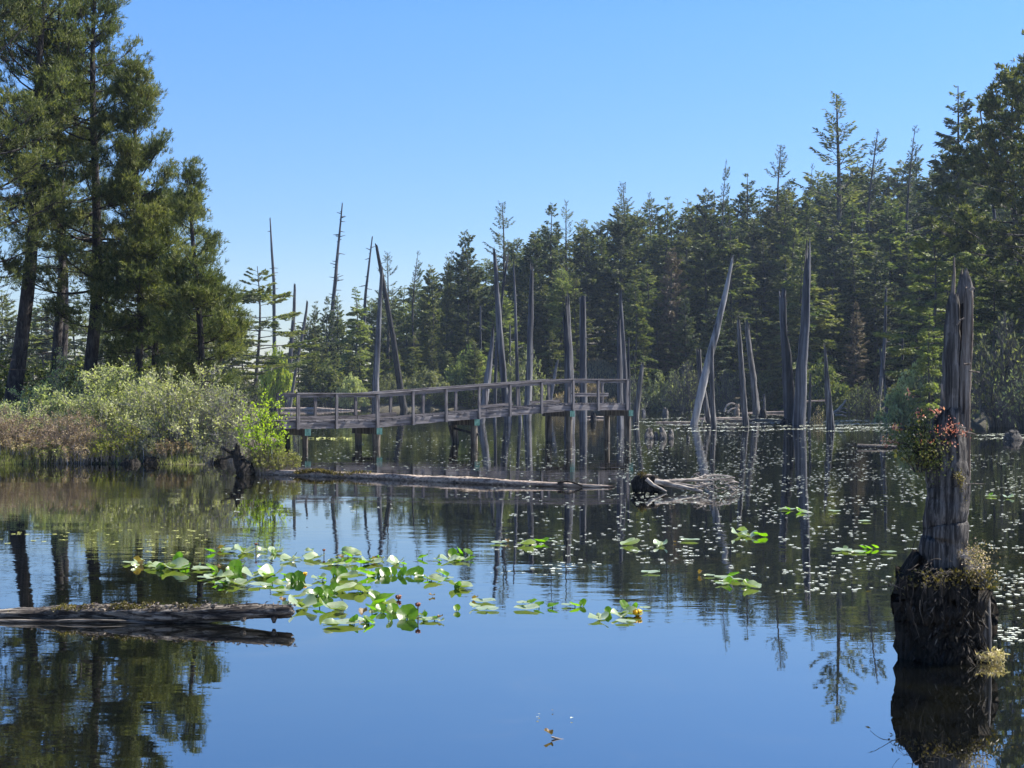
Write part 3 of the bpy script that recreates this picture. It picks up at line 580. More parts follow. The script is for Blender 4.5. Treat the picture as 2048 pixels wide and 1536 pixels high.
near_bush('reddish brown low shrub at the left edge of the waterline',5,43.2,820,190,'russet','twigp',207,120,3000,5200,ls=.05,lw=.03,tr=.009)
near_bush('yellowish green low shrub at the waterline between the brown shrub and the willow',235,43.0,840,130,'yellow','twigp',208,90,1800,3200,ls=.045,lw=.03,tr=.008)
near_bush('small leafy saplings growing between the pine trunks',120,48.5,690,150,'willow','twig',209,34,700,2600,arch=.1,base=.7,ls=.08)
near_bush('dark leafy shrub under the pines behind the willows',330,50,722,260,'hemlock','bark',210,70,1600,14000,ls=.12,lw=.06)
near_bush('dark leafy shrub under the pines at the left edge',60,53,700,360,'spruce2','bark',211,70,1600,12000,ls=.14,lw=.07)
near_bush('dark leafy shrub filling the ground behind the broad pine',220,55,690,300,'spruce2','bark',212,70,1600,12000,ls=.14,lw=.07)
for k,(px,wd,tp,lf) in enumerate([(20,150,870,'russet'),(95,130,880,'sedge'),(165,120,868,'russet'),(225,110,880,'yellow'),(290,100,872,'grywillow'),(345,110,878,'russet'),(400,90,872,'grywillow'),(60,200,800,'willow'),(190,180,800,'grywillow')]):
    near_bush('low twiggy shrub hanging over the left waterline, number %d from the left edge'%(k+1) if False else ['russet twig shrub dipping into the water nearest the left edge','olive grassy shrub dipping into the water second from the left edge','russet twig shrub dipping into the water left of the black root clumps','yellowish shrub dipping into the water just left of the black root clumps','grey shrub dipping into the water over the first black root clump','russet shrub dipping into the water right of the black root clumps','grey twig shrub dipping into the water near the tip of the left bank','pale green shrub above the russet ones near the left edge','grey green shrub above the russet ones in the middle of the left bank'][k],px,42.75 if k<7 else 44.2,tp,wd,lf,'twigp' if k%2 else 'twig',230+k,90,1500,2600,ls=.06,lw=.03,tr=.008,base=.8,name='waterside_shrub',group='low shrubs along the left waterline')
# far-shore shrubs, copied from a few prototypes
BP={}
def far_bush(label,px,D,ptop,wpx,leaf,v,group,name='shore_shrub'):
    key=('b',v)
    if key not in BP:
        rng=np.random.default_rng(300+v); tm,cm=bush(rng,2.2,2.0,2.6,[60,90,110][v%3],[900,1600,2600][v%3],[9000,6000,900][v%3],.20,.11,.03,clump=.12); BP[key]=(tm.mesh('stems',M['twigf'],smooth=False),cm.mesh('leaves',M['willow'],smooth=False))
    if (key,leaf) not in BP:
        c=BP[key][1].copy(); c.materials.clear(); c.materials.append(M[leaf]); BP[(key,leaf)]=c
    x=(px-CX)/F*D; z=G(x,D); H=HC+(HY-ptop)/F*D-z; s=wpx/2*D/F/2.2
    root=thing(name,label,'bush',(x,D,z-.1),group); root.scale=(s,s*.8,max(.3,H/2.7)); root.rotation_euler=(0,0,0)
    for n_,m_ in (('stems',BP[key][0]),('leaves',BP[(key,leaf)])):
        o=bpy.data.objects.new(n_,m_); COL.objects.link(o); o.parent=root
    return root
GSH='shrubs along the far waterline'
FB=[('grey green round shrub on the far shore behind the crossed snags',1040,190,700,120,'grywillow',1),
('pale grey shrub on the far shore behind the second railing panel',790,192,745,90,'grywillow',1),
('round grey green shrub behind the foot of the dark bent snag',850,191,740,110,'grywillow',0),
('yellow green shrub on the far shore left of the cluster of snags',940,193,700,120,'hemlock',0),
('bright yellow green broadleaf bush below the leftmost spar tree',550,190,700,80,'yellow',0),
('dull green shrub over the left end of the footbridge',480,150,745,110,'grywillow',1),
('dark green shrub between the slim snags and the tallest spar tree',650,193,735,120,'spruce2',0),
('pale green drooping shrub above the railing left of the crossed snags',702,191,752,70,'willow',0),
('dry yellow shrub on the grassy mound behind the footbridge end',1180,191,760,60,'straw',1),
('bare pale shrub right of the footbridge end',1268,176,755,60,'grywillow',2),
('grey green shrub at the waterline right of the footbridge end',1330,186,742,110,'grywillow',1),
('bluish bare shrub at the waterline behind the short broken snag',1375,184,728,110,'grywillow',2),
('small pale shrub between the leaning snag and the pair of snags',1450,186,745,80,'grywillow',2),
('dark shrub at the waterline behind the drift logs',1540,188,740,120,'spruce2',0),
('dark shrub at the waterline behind the tallest snag',1640,180,730,120,'spruce2',0),
('tawny grass clump standing in the shallows right of the tallest snag',1636,96,815,36,'straw',2),
('pale bare shrub at the water left of the drooping evergreen',1735,150,765,90,'grywillow',2),
('dark green low shrub at the water left of the drooping evergreen',1712,160,775,100,'spruce2',0),
('green shrub under the drooping evergreen on the right bank',1830,104,740,150,'willow',0),
('large bluish bare thicket on the right bank left of the foreground stump',1900,98,690,150,'grywillow',2),
('large tangled bare thicket on the right bank right of the foreground stump',2010,90,640,190,'grywillow',2),
('lower tangled thicket at the water on the right edge',2060,84,720,150,'grywillow',2),
]
for l,px,D,pt,wp,lf,v in FB: far_bush(l,px,D,pt,wp,lf,v,GSH)
for z in range(26):
    px=rng.uniform(470,1750); D=rng.uniform(190,196)
    if 1190<px<1245: continue
    far_bush('low scrub tuft at the foot of the far woods',px,D,rng.uniform(768,795),rng.uniform(40,80),rng.choice(['grywillow','spruce2','straw','grywillow']),int(rng.integers(0,3)),'low scrub at the foot of the woods')
for z in range(8):
    D=rng.uniform(105,170); xr=float(np.interp(D,[85,110,140,175],[29.6,34,39,42]))+rng.uniform(.5,3); px=CX+xr/D*F
    far_bush('low dark scrub along the right hand shore',px,D,rng.uniform(740,790),rng.uniform(60,110),rng.choice(['grywillow','spruce2']),int(rng.integers(0,3)),'low scrub along the right hand shore')
# sedge along the left waterline, grass on the mound
def blades(mb,pts,h,wd,rng,spread=.35):
    n=len(pts); ax=np.array([0,0,1.])+rng.normal(size=(n,3))*spread*np.array([1,1,.2]); cards(mb,pts,ax,rndv(rng,n),h*rng.uniform(.5,1.2,n),np.full(n,wd),fat=.3)
mb=MB(); n=5200; x=rng.uniform(-16.5,-8.7,n); y=42.4+.35*np.sin(x*.9)+.2*np.sin(x*2.3)+rng.uniform(-.25,1.0,n); k=np.sin(x*1.7)+rng.normal(0,.5,n)>-.1; x=x[k]; y=y[k]
blades(mb,np.stack([x,y,np.maximum(-.02,ground(x,y)-.03)],1),.22,.016,rng); single('sedge_grass',mb,M['sedge'],(0,0,0),'yellow green sedge fringe along the left waterline','grass',kind='stuff',smooth=False)
mb=MB(); n=5000; x=rng.normal(11.3,3.2,n); y=rng.uniform(190,212,n); blades(mb,np.stack([x,y,ground(x,y)],1),.6,.12,rng); single('dry_grass',mb,M['straw'],(0,0,0),'dry tawny grass on the sunny mound behind the footbridge end','grass',kind='stuff',smooth=False)
# ------------------------------------------------------------------ footbridge
A=W(594,896); B=W(1252,881); d=nrm((B-A)[None])[0]; nn=np.array([-d[1],d[0],0.]); up=np.array([0,0,1.])
def on(px,off=0.):       # point of the front line seen at a column
    k=(px-CX)/F; a=A+nn*off; t=(k*a[1]-a[0])/(d[0]-k*d[1]); return a+d*t
fp=[594,671,753,824,890,956,1018,1081,1144,1194,1252]
s_=[float(np.dot(on(p)-A,d)) for p in fp]
def dz(s): return float(np.interp(s,[s_[2],s_[8]],[1.0,1.60]))
BW=1.55
br=thing('footbridge','weathered grey wooden footbridge with a ramp and an open right end, standing on piles','bridge',(A+B)/2)
def Q(s,o,z): return A+d*s+nn*o+up*z
rng=np.random.default_rng(9)
mb=MB()
knots=[s_[0]-.55,s_[2],s_[8],s_[10]+.05]
for a,b in zip(knots[:-1],knots[1:]):
    beam(mb,Q(a,0,dz(a)-.03),Q(b,0,dz(b)-.03),.07,.26,nn,top=True)
part('front_fascia',mb,M['plank'],br,smooth=False)
mb=MB()
for a,b in zip(knots[:-1],knots[1:]):
    for o in (BW,BW*.5): beam(mb,Q(a,o,dz(a)-.035),Q(b,o,dz(b)-.035),.07,.25,nn,top=True)
part('stringers',mb,M['plank'],br,smooth=False)
mb=MB(); s=s_[0]-.6
while s<s_[10]-.02:
    if rng.random()>.05:
        z=dz(s)+rng.uniform(-.004,.012); oo=rng.uniform(-.04,.03); tl=rng.normal(0,.006)
        beam(mb,Q(s+.07,-.05+oo,z+.012-tl),Q(s+.07,BW+.04+oo,z+.012+tl),.135,.04,d,top=True)
    s+=.15
part('deck',mb,M['plank'],br,smooth=False)
for i,s in enumerate(s_):
    mb=MB(); h=dz(s); wd=.13 if i in (0,2,10) else .095
    box(mb,Q(s,-.085,h-.31+(1.0+.31)/2),d,nn,up,wd/2,.045,(1.0+.31)/2-.0); part('railing_post',mb,M['post'],br,smooth=False)
for i,s in enumerate(s_):
    if i==9: s-=.25
    mb=MB(); h=dz(s); box(mb,Q(s-.02,BW+.085,h-.25+(1.0+.25)/2),d,nn,up,.05,.045,.625); part('railing_post',mb,M['post'],br,smooth=False)
for o,nm in ((-.06,'front_handrail'),(BW+.06,'rear_handrail')):
    mb=MB(); kn=[s_[0]-.06,s_[2],s_[8],s_[10]+.08]
    for a,b in zip(kn[:-1],kn[1:]):
        beam(mb,Q(a,o,dz(a)+1.045),Q(b,o,dz(b)+1.045),.16,.038,nn,top=True)
        beam(mb,Q(a,o+.025*(1 if o<0 else -1),dz(a)+1.004),Q(b,o+.025*(1 if o<0 else -1),dz(b)+1.004),.04,.13,nn,top=True)
    part(nm,mb,M['plank'],br,smooth=False)
mb=MB()
beam(mb,Q(s_[0]+.1,BW+.02,dz(0)+.16),Q(s_[2],BW+.02,dz(0)+.16),.035,.13,nn,top=True)
beam(mb,Q(s_[2]+.02,BW+.02,dz(s_[2])+.16),Q(s_[3]+.2,BW+.02,dz(s_[3]+.2)+.17),.035,.14,nn,top=True)
beam(mb,Q(s_[6]-.4,BW+.02,dz(s_[6]-.4)+.16),Q(s_[7]-.3,BW+.02,dz(s_[7]-.3)+.17),.035,.12,nn,top=True)
beam(mb,Q(s_[7]+.6,BW+.02,dz(s_[7]+.6)+.17),Q(s_[8]+.5,BW+.02,dz(s_[8]+.5)+.16),.035,.12,nn,top=True)
part('rear_kick_board',mb,M['plank'],br,smooth=False)
mb=MB(); beam(mb,Q(s_[8]+.9,BW*.75,1.6+.45),Q(s_[10]-.1,BW*.75,1.6+.45),.22,.05,nn,top=True); beam(mb,Q(s_[8]+.92,BW*.75-.08,1.6+.395),Q(s_[10]-.12,BW*.75-.08,1.6+.395),.04,.10,nn,top=True)
for s in (s_[8]+1.0,s_[10]-.4): box(mb,Q(s,BW*.8,1.6+.2),d,nn,up,.05,.05,.19)
part('bench',mb,M['plank'],br,smooth=False)
# piers
for i,(pxf,green) in enumerate([(610,1),(753,1),(948,1),(1140,1),(1257,1)]):
    s=float(np.dot(on(pxf)-A,d)); z=dz(s)-.31
    if i in (3,4): s-=.05
    mb=MB(); beam(mb,Q(s,-.22,z+.01),Q(s,BW+.22,z+.01),.24,.24,d,top=True); cp=part('cap_beam',mb,M['pile'],br,smooth=False)
    mb=MB(); beam(mb,Q(s,-.235,z+.014),Q(s,-.223,z+.014),.246,.25,d,top=True); box(mb,Q(s+.126,-.12,z-.115),d,nn,up,.004,.10,.12); part('painted_end',mb,M['copper'],br,up=cp,smooth=False)
    for o,lx in ((0.0,0.),(BW-.1,.10 if i==2 else 0.)):
        mb=MB(); r=.135 if i else .10
        trunk_mesh(mb,[Q(s+lx*1.5,o,-1.4),Q(s+lx,o,-.1),Q(s-lx,o,z-.22)],[r*1.05,r,r*(1.25 if lx else 1.0)],rng,sides=14,flute=.05,rings=8,rough=.03); part('pile',mb,M['pile'],br)
    if i==2:
        mb=MB(); beam(mb,Q(s-.1,BW-.1,.62),Q(s+.1,-.18,.38),.07,.09,d); part('cross_brace',mb,M['blackwood'],br,smooth=False)
# wire mesh on the left railing
mb=MB(); a0=s_[0]; a1=s_[3]
for q in np.arange(a0-1.0,a1,.11):
    for sg in (1,-1):
        p0,p1=(q,0.),(q+1.0,1.) ; 
        pa=np.array([Q(np.clip(q+t*.9,a0,a1),BW+.13,dz(np.clip(q+t*.9,a0,a1))+(.05+.9*t if sg>0 else .95-.9*t)) for t in np.linspace(0,1,4)])
        tubes(mb,pa[None],np.full((1,4),.0016),3)
part('wire_mesh',mb,M['wire'],br)
# ------------------------------------------------------------------ stumps, logs, driftwood
GST='low stumps standing in the shallows'
def stump(label,px,py,wpx,hpx,mat='snag',seed=0,jag=.55,name='tree_stump',extra=()):
    D=DW(py); r=wpx*D/F/2; h=hpx*D/F; rng=np.random.default_rng(seed+900); o=W(px,py); root=thing(name,label,'stump',o,GST)
    mb=MB(); trunk_mesh(mb,[o-[0,0,.5],o,o+[0,0,h*.4],o+[rng.normal(0,r*.2),0,h]],[r*1.1,r,r*.8,r*.55],rng,sides=20,flute=.38,jag=h*max(jag,.5),rings=16,rough=.2); part('stump_body',mb,M[mat],root)
    return root
grp=W(1320,877); st=thing('stump_cluster','ring of four knobbly stump teeth in the water right of the footbridge end','stump',grp,GST)
for k,(px,w_,h_) in enumerate([(1299,13,22),(1312,9,15),(1326,13,24),(1341,10,20)]):
    o=W(px,877); D=o[1]; r=w_*D/F/2; mb=MB(); trunk_mesh(mb,[o-[0,0,.4],o,o+[0,.1,h_*D/F*.5],o+[rng.normal(0,.05),.1,h_*D/F]],[r*1.3,r*1.2,r,r*.5],np.random.default_rng(60+k),sides=14,flute=.42,rings=14,rough=.24,jag=.12); part('stump_tooth',mb,M['stump'],st)
stump('small dark pointed stump seen under the right end of the footbridge',1187,843,11,21,'blackwood',1,.2)
stump('dark stump lump left of the ring of stump teeth, far out by the waterline',1331,829,13,16,'stump',2,.5)
stump('rounded low stump right of the footbridge end by the far waterline',1287,828,8,13,'snag_far',3,.2)
stump('round black stump on top of the drift log heap',1527,833,14,16,'blackwood',4,.1)
stump('dark squat stump at the foot of the black snag',1569,847,13,11,'blackwood',5,.2)
stump('pale upright broken stump at the left of the drift log heap',1473,828,11,22,'edge',6,.6)
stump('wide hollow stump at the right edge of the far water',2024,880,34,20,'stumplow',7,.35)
stump('dark tiny stump between the drift log heap and the leaning snag',1376,880,5,10,'stump',8,.3)
def logm(label,pts,D=None,mat='log',seed=0,group='drift logs in the far shallows',name='drift_log',flute=.14,sides=14,jag=.1):
    """pts: (px,py of the axis, width px, D)"""
    rng=np.random.default_rng(seed+500); path=[P(x,y,Dd) for x,y,w_,Dd in pts]; rad=[w_*Dd/F/2 for x,y,w_,Dd in pts]; o=np.mean(path,0)
    root=thing(name,label,'log',o,group); mb=MB(); trunk_mesh(mb,path,rad,rng,sides=sides,flute=flute,jag=jag,rings=40); part('log_body',mb,M[mat],root); return root
def hl(x0,x1,py,w_,tilt=0,rise=.05):
    D=DW(py); y=HY+(HC-rise)*F/D; return [(x0,y+tilt,w_,D+.3),((x0+x1)/2,y+tilt*.4,w_*1.1,D),(x1,y,w_*.8,D-.2)]
logm('long pale log lying at the foot of the pair of snags in the drift heap',hl(1392,1490,838,5,2,.06),seed=1)
logm('pale log sloping up to the right in the drift heap',hl(1470,1574,826,5,5,.12),seed=2)
logm('low dark log along the front of the drift heap',hl(1430,1575,842,6,0,.03),mat='logd',seed=3)
logm('thin pale log right behind the tallest snag',hl(1580,1650,803,3,1,.2)if False else [(1575,806,3,150),(1610,803,4,150),(1652,801,3,150)],seed=4)
logm('straight thin pale log far out left of the leaning snag',hl(1312,1392,846,3,0,.04),seed=5)
logm('long pale rotten log at the far waterline behind the left railing',[(562,820,9,180),(640,819,9,179),(722,823,5,177)],seed=6)
logm('dark sodden log left of the foreground stump',hl(1715,1800,896,8,-2,.04),mat='logd',seed=7)
logm('short pale log floating under the right end of the footbridge',hl(1170,1212,836,4,0,.06),seed=8)
# root wad on the far right of the heap
def rootwad(name,label,px,py,D,specs,mat,cat='driftwood',group=None):
    o=P(px,py,D); root=thing(name,label,cat,o,group)
    mb=MB()
    for pts,w0,w1 in specs:
        K=len(pts); pa=np.array([P(x,y,D+dd) for x,y,dd in pts]); seg=np.linspace(0,1,K); q=np.linspace(0,1,K*4)
        pb=np.stack([np.interp(q,seg,pa[:,k]) for k in range(3)],1)
        ker=np.array([.25,.5,.25])
        for _ in range(2): pb[1:-1]=.25*pb[:-2]+.5*pb[1:-1]+.25*pb[2:]
        rr=(w0+(w1-w0)*q)*D/F/2*(1+.12*np.sin(q*17)); tubes(mb,pb[None],rr[None],8,cap=True)
    part('roots',mb,M[mat],root); return root
rootwad('root_wad','upturned pale roots at the right end of the drift heap',1680,830,118,[([(1662,829,0),(1676,820,0),(1688,806,0),(1692,799,0)],6,3),([(1664,826,0),(1680,822,.3),(1693,826,.4)],5,2),([(1670,830,0),(1684,830,0),(1693,833,0)],5,2),([(1676,820,0),(1690,815,0),(1695,820,0)],3,1.5)],'root')
rootwad('root_wad','bleached curved root arch beside the broken pale stump in the drift heap',1458,820,135,[([(1449,824,0),(1452,812,0),(1462,806,0),(1470,808,0)],4,3),([(1455,825,0),(1462,818,0),(1472,816,0)],4,2)],'root')
rootwad('root_wad','forked pale branch standing in the water at the foot of the long leaning snag',1408,845,97,[([(1403,848,0),(1407,838,0),(1409,832,0)],4,1.5),([(1407,838,0),(1412,845,0)],3,1.5)],'root')
# driftwood in the middle distance
DR=DW(983)
rng=np.random.default_rng(31)
drf=thing('driftwood','bleached driftwood with dark butt and tangled pale roots, right of the long log','driftwood',W(1370,983))
mb=MB(); o=W(1300,983); trunk_mesh(mb,[P(1266,972,DR+.1),P(1285,968,DR),P(1305,968,DR),P(1328,972,DR)],[.10,.17,.16,.09],rng,sides=18,flute=.3,jag=.0,rings=20,rough=.12); part('butt',mb,M['stumpd'],drf)
mb=MB()
def rt(pts,w0,w1,mb,D=DR,sides=9):
    K=len(pts); pa=np.array([P(x,y,D+dd) for x,y,dd in pts]); seg=np.linspace(0,1,K); q=np.linspace(0,1,K*5)
    pb=np.stack([np.interp(q,seg,pa[:,k]) for k in range(3)],1)
    for _ in range(4): pb[1:-1]=.25*pb[:-2]+.5*pb[1:-1]+.25*pb[2:]
    rr=(w0+(w1-w0)*q)*D/F/2*(1+.10*np.sin(q*23+w0)); tubes(mb,pb[None],rr[None],sides,cap=True)
rt([(1292,957,0),(1312,964,.05),(1345,962,.2),(1385,960,.3),(1405,955,.4),(1411,949,.45)],10,5,mb)
rt([(1293,958,-.1),(1306,970,-.15),(1320,976,-.2),(1333,983,-.25)],9,3,mb)
rt([(1310,963,-.05),(1330,966,-.1),(1358,973,-.2),(1385,978,-.3),(1405,983,-.35)],14,5,mb)
rt([(1350,967,.05),(1375,970,0),(1398,974,-.1),(1412,969,-.1),(1425,967,-.1)],5,4,mb)
rt([(1380,961,.3),(1410,960,.3),(1440,957,.3),(1462,960,.3),(1478,966,.3)],5,2,mb)
rt([(1400,956,.4),(1425,950,.5),(1450,951,.5),(1470,956,.5)],4,2,mb)
rt([(1288,957,0),(1298,950,0),(1306,958,0)],6,8,mb)
part('bleached_roots',mb,M['root'],drf)
mb=MB()
for k in range(60):
    x=rng.uniform(1385,1468); y=rng.uniform(950,976)+(x-1408)*.06; dd=rng.uniform(-.3,.6)
    rt([(x,y,dd),(x+rng.uniform(-6,14),y+rng.uniform(-6,6),dd),(x+rng.uniform(-10,24),min(984,y+rng.uniform(-8,10)),dd)],rng.uniform(1.6,4.2),.9,mb,sides=5)
part('fine_roots',mb,M['root'],drf)
mb=MB(); n=70; p=np.stack([np.interp(rng.uniform(0,1,n),[0,1],[P(1276,960,DR)[0],P(1292,960,DR)[0]]),DR+rng.uniform(-.12,.1,n),rng.uniform(.26,.36,n)],1)
cards(mb,p,rndv(rng,n)+[0,0,1.2],rndv(rng,n),rng.uniform(.04,.11,n),np.full(n,.03)); part('mossy_sprigs',mb,M['moss'],drf,smooth=False)
# the long floating log with its root end
lg=thing('floating_log','very long half sunken pale log in front of the footbridge, upturned root at left','log',W(850,958))
mb=MB(); pts=[(500,940,16),(560,942,18),(640,944,16),(740,948,18),(860,954,20),(960,959,18),(1060,964,15),(1140,967,12),(1235,971,5)]
rng=np.random.default_rng(41); yw=[948,950,953,957,963,968,972,974,975]
path=[np.array([*W(x,b)[:2],.0])+np.array([0,0,(b-y-1)*DW(b)/F*.55]) for (x,y,w_),b in zip(pts,yw)]
trunk_mesh(mb,path,[w_*DW(b)/F/2*.78 for (x,y,w_),b in zip(pts,yw)],rng,sides=18,flute=.22,rings=110,rough=.16,jag=.3); part('log_body',mb,M['log'],lg)
mb=MB(); D=DW(950)
trunk_mesh(mb,[P(494,956,D),P(486,938,D),P(476,922,D),P(473,905,D),P(476,890,D)],[.23,.20,.11,.09,.035],rng,sides=14,flute=.3,rings=24,rough=.12)
for q,a,b in (([(474,918),(463,905),(452,899),(443,895)],12,4),([(472,914),(462,912),(450,918),(443,917)],8,3),([(476,905),(471,895),(474,886)],6,2),([(486,930),(480,925),(470,930)],8,4),([(484,915),(490,925),(494,940)],8,10)):
    rt([(x,y,rng.uniform(-.1,.1)) for x,y in q],a,b,mb,D=D)
part('upturned_root',mb,M['stumpd'],lg)
mb=MB(); n=2600; tx=rng.beta(1,2.2,n); x0=W(595,950)[0]; x1=W(760,955)[0]; xx=x0+(x1-x0)*tx; yy=np.interp(xx,[path[0][0],path[3][0],path[5][0]],[path[0][1],path[3][1],path[5][1]])+rng.normal(0,.06,n)
cards(mb,np.stack([xx,yy,.10+.03*np.sin(xx*5)+rng.uniform(-.03,.02,n)],1),rndv(rng,n)+[0,0,.9],rndv(rng,n),rng.uniform(.03,.09,n),np.full(n,.025)); part('moss',mb,M['moss'],lg,smooth=False)
mb=MB(); rt([(1115,966,-.1),(1135,962,-.12),(1150,966,-.14),(1165,972,-.15)],5,3,mb,D=DW(974)); part('branch_stub',mb,M['stumpd'],lg)
# shrubs on the root end of the log
def quick_bush(name,label,at,Rx,Ry,H,leaf,twig,seed,cat='bush',group=None,**kw):
    rng=np.random.default_rng(seed); tm,cm=bush(rng,Rx,Ry,H,**kw); root=thing(name,label,cat,at,group)
    for n_,m_,mt in (('stems',tm,M[twig]),('leaves',cm,M[leaf])):
        o=bpy.data.objects.new(n_,m_.mesh(n_,mt,smooth=False)); COL.objects.link(o); o.parent=root
    return root
b0=W(526,948); b0[2]=.1
quick_bush('alder_sapling','bright yellow green sapling growing on the root end of the long floating log',b0,.78,.5,2.05,'alder','bark',51,cat='sapling',nst=22,ntw=240,nleaf=1150,ls=.075,lw=.055,tr=.012,arch=.05,base=.25,clump=.12,lowfac=.3)
b1=W(545,949); b1[2]=.06
quick_bush('log_shrub','low green shrub mat under the bright sapling on the long floating log',b1,.72,.35,.62,'sedge','twigp',52,nst=150,ntw=900,nleaf=4200,ls=.05,lw=.03,tr=.006,base=.8)
b2=W(508,948); b2[2]=.06
quick_bush('log_shrub','small russet twiggy shrub beside the upturned root of the long floating log',b2,.4,.3,.8,'russet','twigp',53,nst=80,ntw=500,nleaf=900,ls=.04,lw=.028,tr=.006,base=.7)
# dark root clumps at the left bank
stump('black root clump at the waterline under the pale willow',262,929,32,15,'stumpd',20,.75,name='root_clump')
stump('black root clump under the arching willow stems, right of the first clump',300,928,30,17,'stumpd',21,.75,name='root_clump')
stump('dark broken stump at the tip of the left bank beside the upturned root',437,926,32,13,'stumpd',22,.75,name='root_clump')
# near floating log at left
fl=thing('floating_log','dark knobbly log with a pale mossy top floating in the near left foreground','log',W(300,1251))
rng=np.random.default_rng(61); mb=MB()
def nl(px,py,D): return P(px,py,D)
Ln=[(-60,1232,22,13.25),(60,1231,30,13.2),(180,1228,36,13.1),(300,1229,40,13.0),(420,1226,34,12.9),(500,1223,28,12.85),(560,1222,24,12.8),(587,1221,22,12.8)]
trunk_mesh(mb,[nl(a,b,D) for a,b,w_,D in Ln],[w_*D/F/2 for a,b,w_,D in Ln],rng,sides=26,flute=.20,rings=150,rough=.13,jag=.05)
part('log_body',mb,M['logd'],fl)
mb=MB()
for (x,y,a,b,x2,y2) in ((548,1232,16,6,548,1246),(486,1236,14,8,487,1243),(580,1222,16,7,589,1226),(425,1214,10,4,430,1209)):
    rt([(x,y,-.03),((x+x2)/2,(y+y2)/2,-.04),(x2,y2,-.04)],a,b,mb,D=12.8,sides=8)
part('knots',mb,M['logd'],fl)
mb=MB(); n=5200; px=rng.uniform(110,600,n)**1.0; px=np.where(rng.random(n)<.6,rng.normal(250,70,n),px); px=np.clip(px,20,586)
Dn=np.interp(px,[-60,587],[13.25,12.8]); hw=np.interp(px,[a for a,_,_,_ in Ln],[w_ for _,_,w_,_ in Ln])/2*Dn/F; an=rng.uniform(-.9,.9,n)
cy=np.interp(px,[a for a,_,_,_ in Ln],[b for _,b,_,_ in Ln]); zc=HC-(cy-HY)/F*Dn
pos=np.stack([(px-CX)/F*Dn,Dn+np.sin(an)*hw*1.0,zc+np.cos(an)*hw*.97],1); pos[:,2]+=.012*(np.sin(px*.11)+np.sin(px*.31))
k=(px<400)&(np.sin(px*.05+1)+rng.normal(0,.5,n)>.1)
cards(mb,pos[k],rndv(rng,k.sum())+[0,0,.2],rndv(rng,k.sum()),rng.uniform(.010,.026,k.sum()),np.full(k.sum(),.012)); part('moss',mb,M['moss'],fl,smooth=False)
mb=MB(); k=~k; k|=rng.random(n)<.25
k&=rng.random(n)<.14; cards(mb,pos[k],rndv(rng,k.sum())*[1,1,.3]+[.8,0,.05],rndv(rng,k.sum()),rng.uniform(.02,.05,k.sum()),np.full(k.sum(),.014)); part('sunlit_bark_flakes',mb,M['edge'],fl,smooth=False)  # bark flakes whose pale colour also stands for the sunlit log top
mb=MB(); rt([(-80,1240,-.05),(80,1243,-.05),(200,1240,-.08),(330,1247,-.08)],8,5,mb,D=13.0); part('side_limb',mb,M['logd'],fl)
# ------------------------------------------------------------------ the big foreground stump
DS=DW(1316); rng=np.random.default_rng(71)
ms=thing('broken_tree_snag','tall grey broken trunk with a split top and dark swollen root base, right foreground','dead tree',W(1885,1316))
def colm(mb,pts,rng,sides=20,jag=.2,flute=.14,rings=60,dd=0.,squash=.7,rough=.05,below=None):
    path=[P(x,y,DS+dd) for x,y,w_ in pts]; rad=[w_*DS/F/2 for _,_,w_ in pts]
    trunk_mesh(mb,path,rad,rng,sides=sides,jag=jag,flute=flute,rings=rings,squash=squash,rough=rough)
mb=MB(); colm(mb,[(1884,1400,128),(1887,1330,140),(1889,1290,150),(1885,1240,160),(1883,1190,164),(1887,1162,156),(1890,1148,132),(1893,1134,92)],rng,sides=64,jag=.035,flute=.12,rings=80,squash=.9,rough=.13)
part('root_base',mb,M['stumpd'],ms)
mb=MB(); n=420; a=rng.uniform(-2.9,.2,n); yy=rng.uniform(1165,1312,n); hw=np.interp(yy,[1165,1190,1240,1290,1330],[80,86,84,79,74])*DS/F; cxx=np.interp(yy,[1165,1190,1240,1290,1330],[1887,1883,1885,1889,1887])
pos=np.stack([(cxx-CX)/F*DS+hw*np.cos(a)*1.02,DS+hw*.9*np.sin(a)*1.02,HC-(yy-HY)/F*DS],1); ax=rndv(rng,n)*.95+[0,0,-1.]
cards(mb,pos,ax,np.stack([-np.sin(a),np.cos(a),0*a],1),rng.uniform(.03,.13,n),rng.uniform(.006,.022,n)); q=(rng.random(n)<.16)|((a>-.75)&(rng.random(n)<.6)); cards(mb,pos[q]*[1,1,1]+[0,-.006,0],ax[q],np.stack([-np.sin(a),np.cos(a),0*a],1)[q],rng.uniform(.02,.09,q.sum()),rng.uniform(.004,.012,q.sum()),mi=1); part('peeling_bark',mb,[M['stumpd'],M['pile']],ms,smooth=False)
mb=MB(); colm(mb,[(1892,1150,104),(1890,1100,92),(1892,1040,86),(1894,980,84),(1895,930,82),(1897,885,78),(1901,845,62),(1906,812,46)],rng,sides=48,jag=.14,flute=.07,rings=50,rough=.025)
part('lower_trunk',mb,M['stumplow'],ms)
mb=MB(); colm(mb,[(1897,900,44),(1900,820,38),(1903,740,34),(1906,660,31),(1908,610,26),(1906,585,16)],rng,sides=24,jag=.07,flute=.12,rings=60); part('left_slab',mb,M['stump'],ms)
mb=MB(); colm(mb,[(1906,960,52),(1908,850,40),(1914,740,32),(1918,650,28),(1922,600,20)],rng,sides=18,jag=.08,flute=.12,rings=40,dd=.05,squash=.4); part('dark_cleft_core',mb,M['blackwood'],ms)  # black slab added behind the split; its colour stands for the cleft's shade
mb=MB(); colm(mb,[(1903,620,14),(1906,580,9),(1908,545,6),(1908,512,3)],rng,sides=9,jag=.02,rings=20); part('spike',mb,M['edge'],ms)
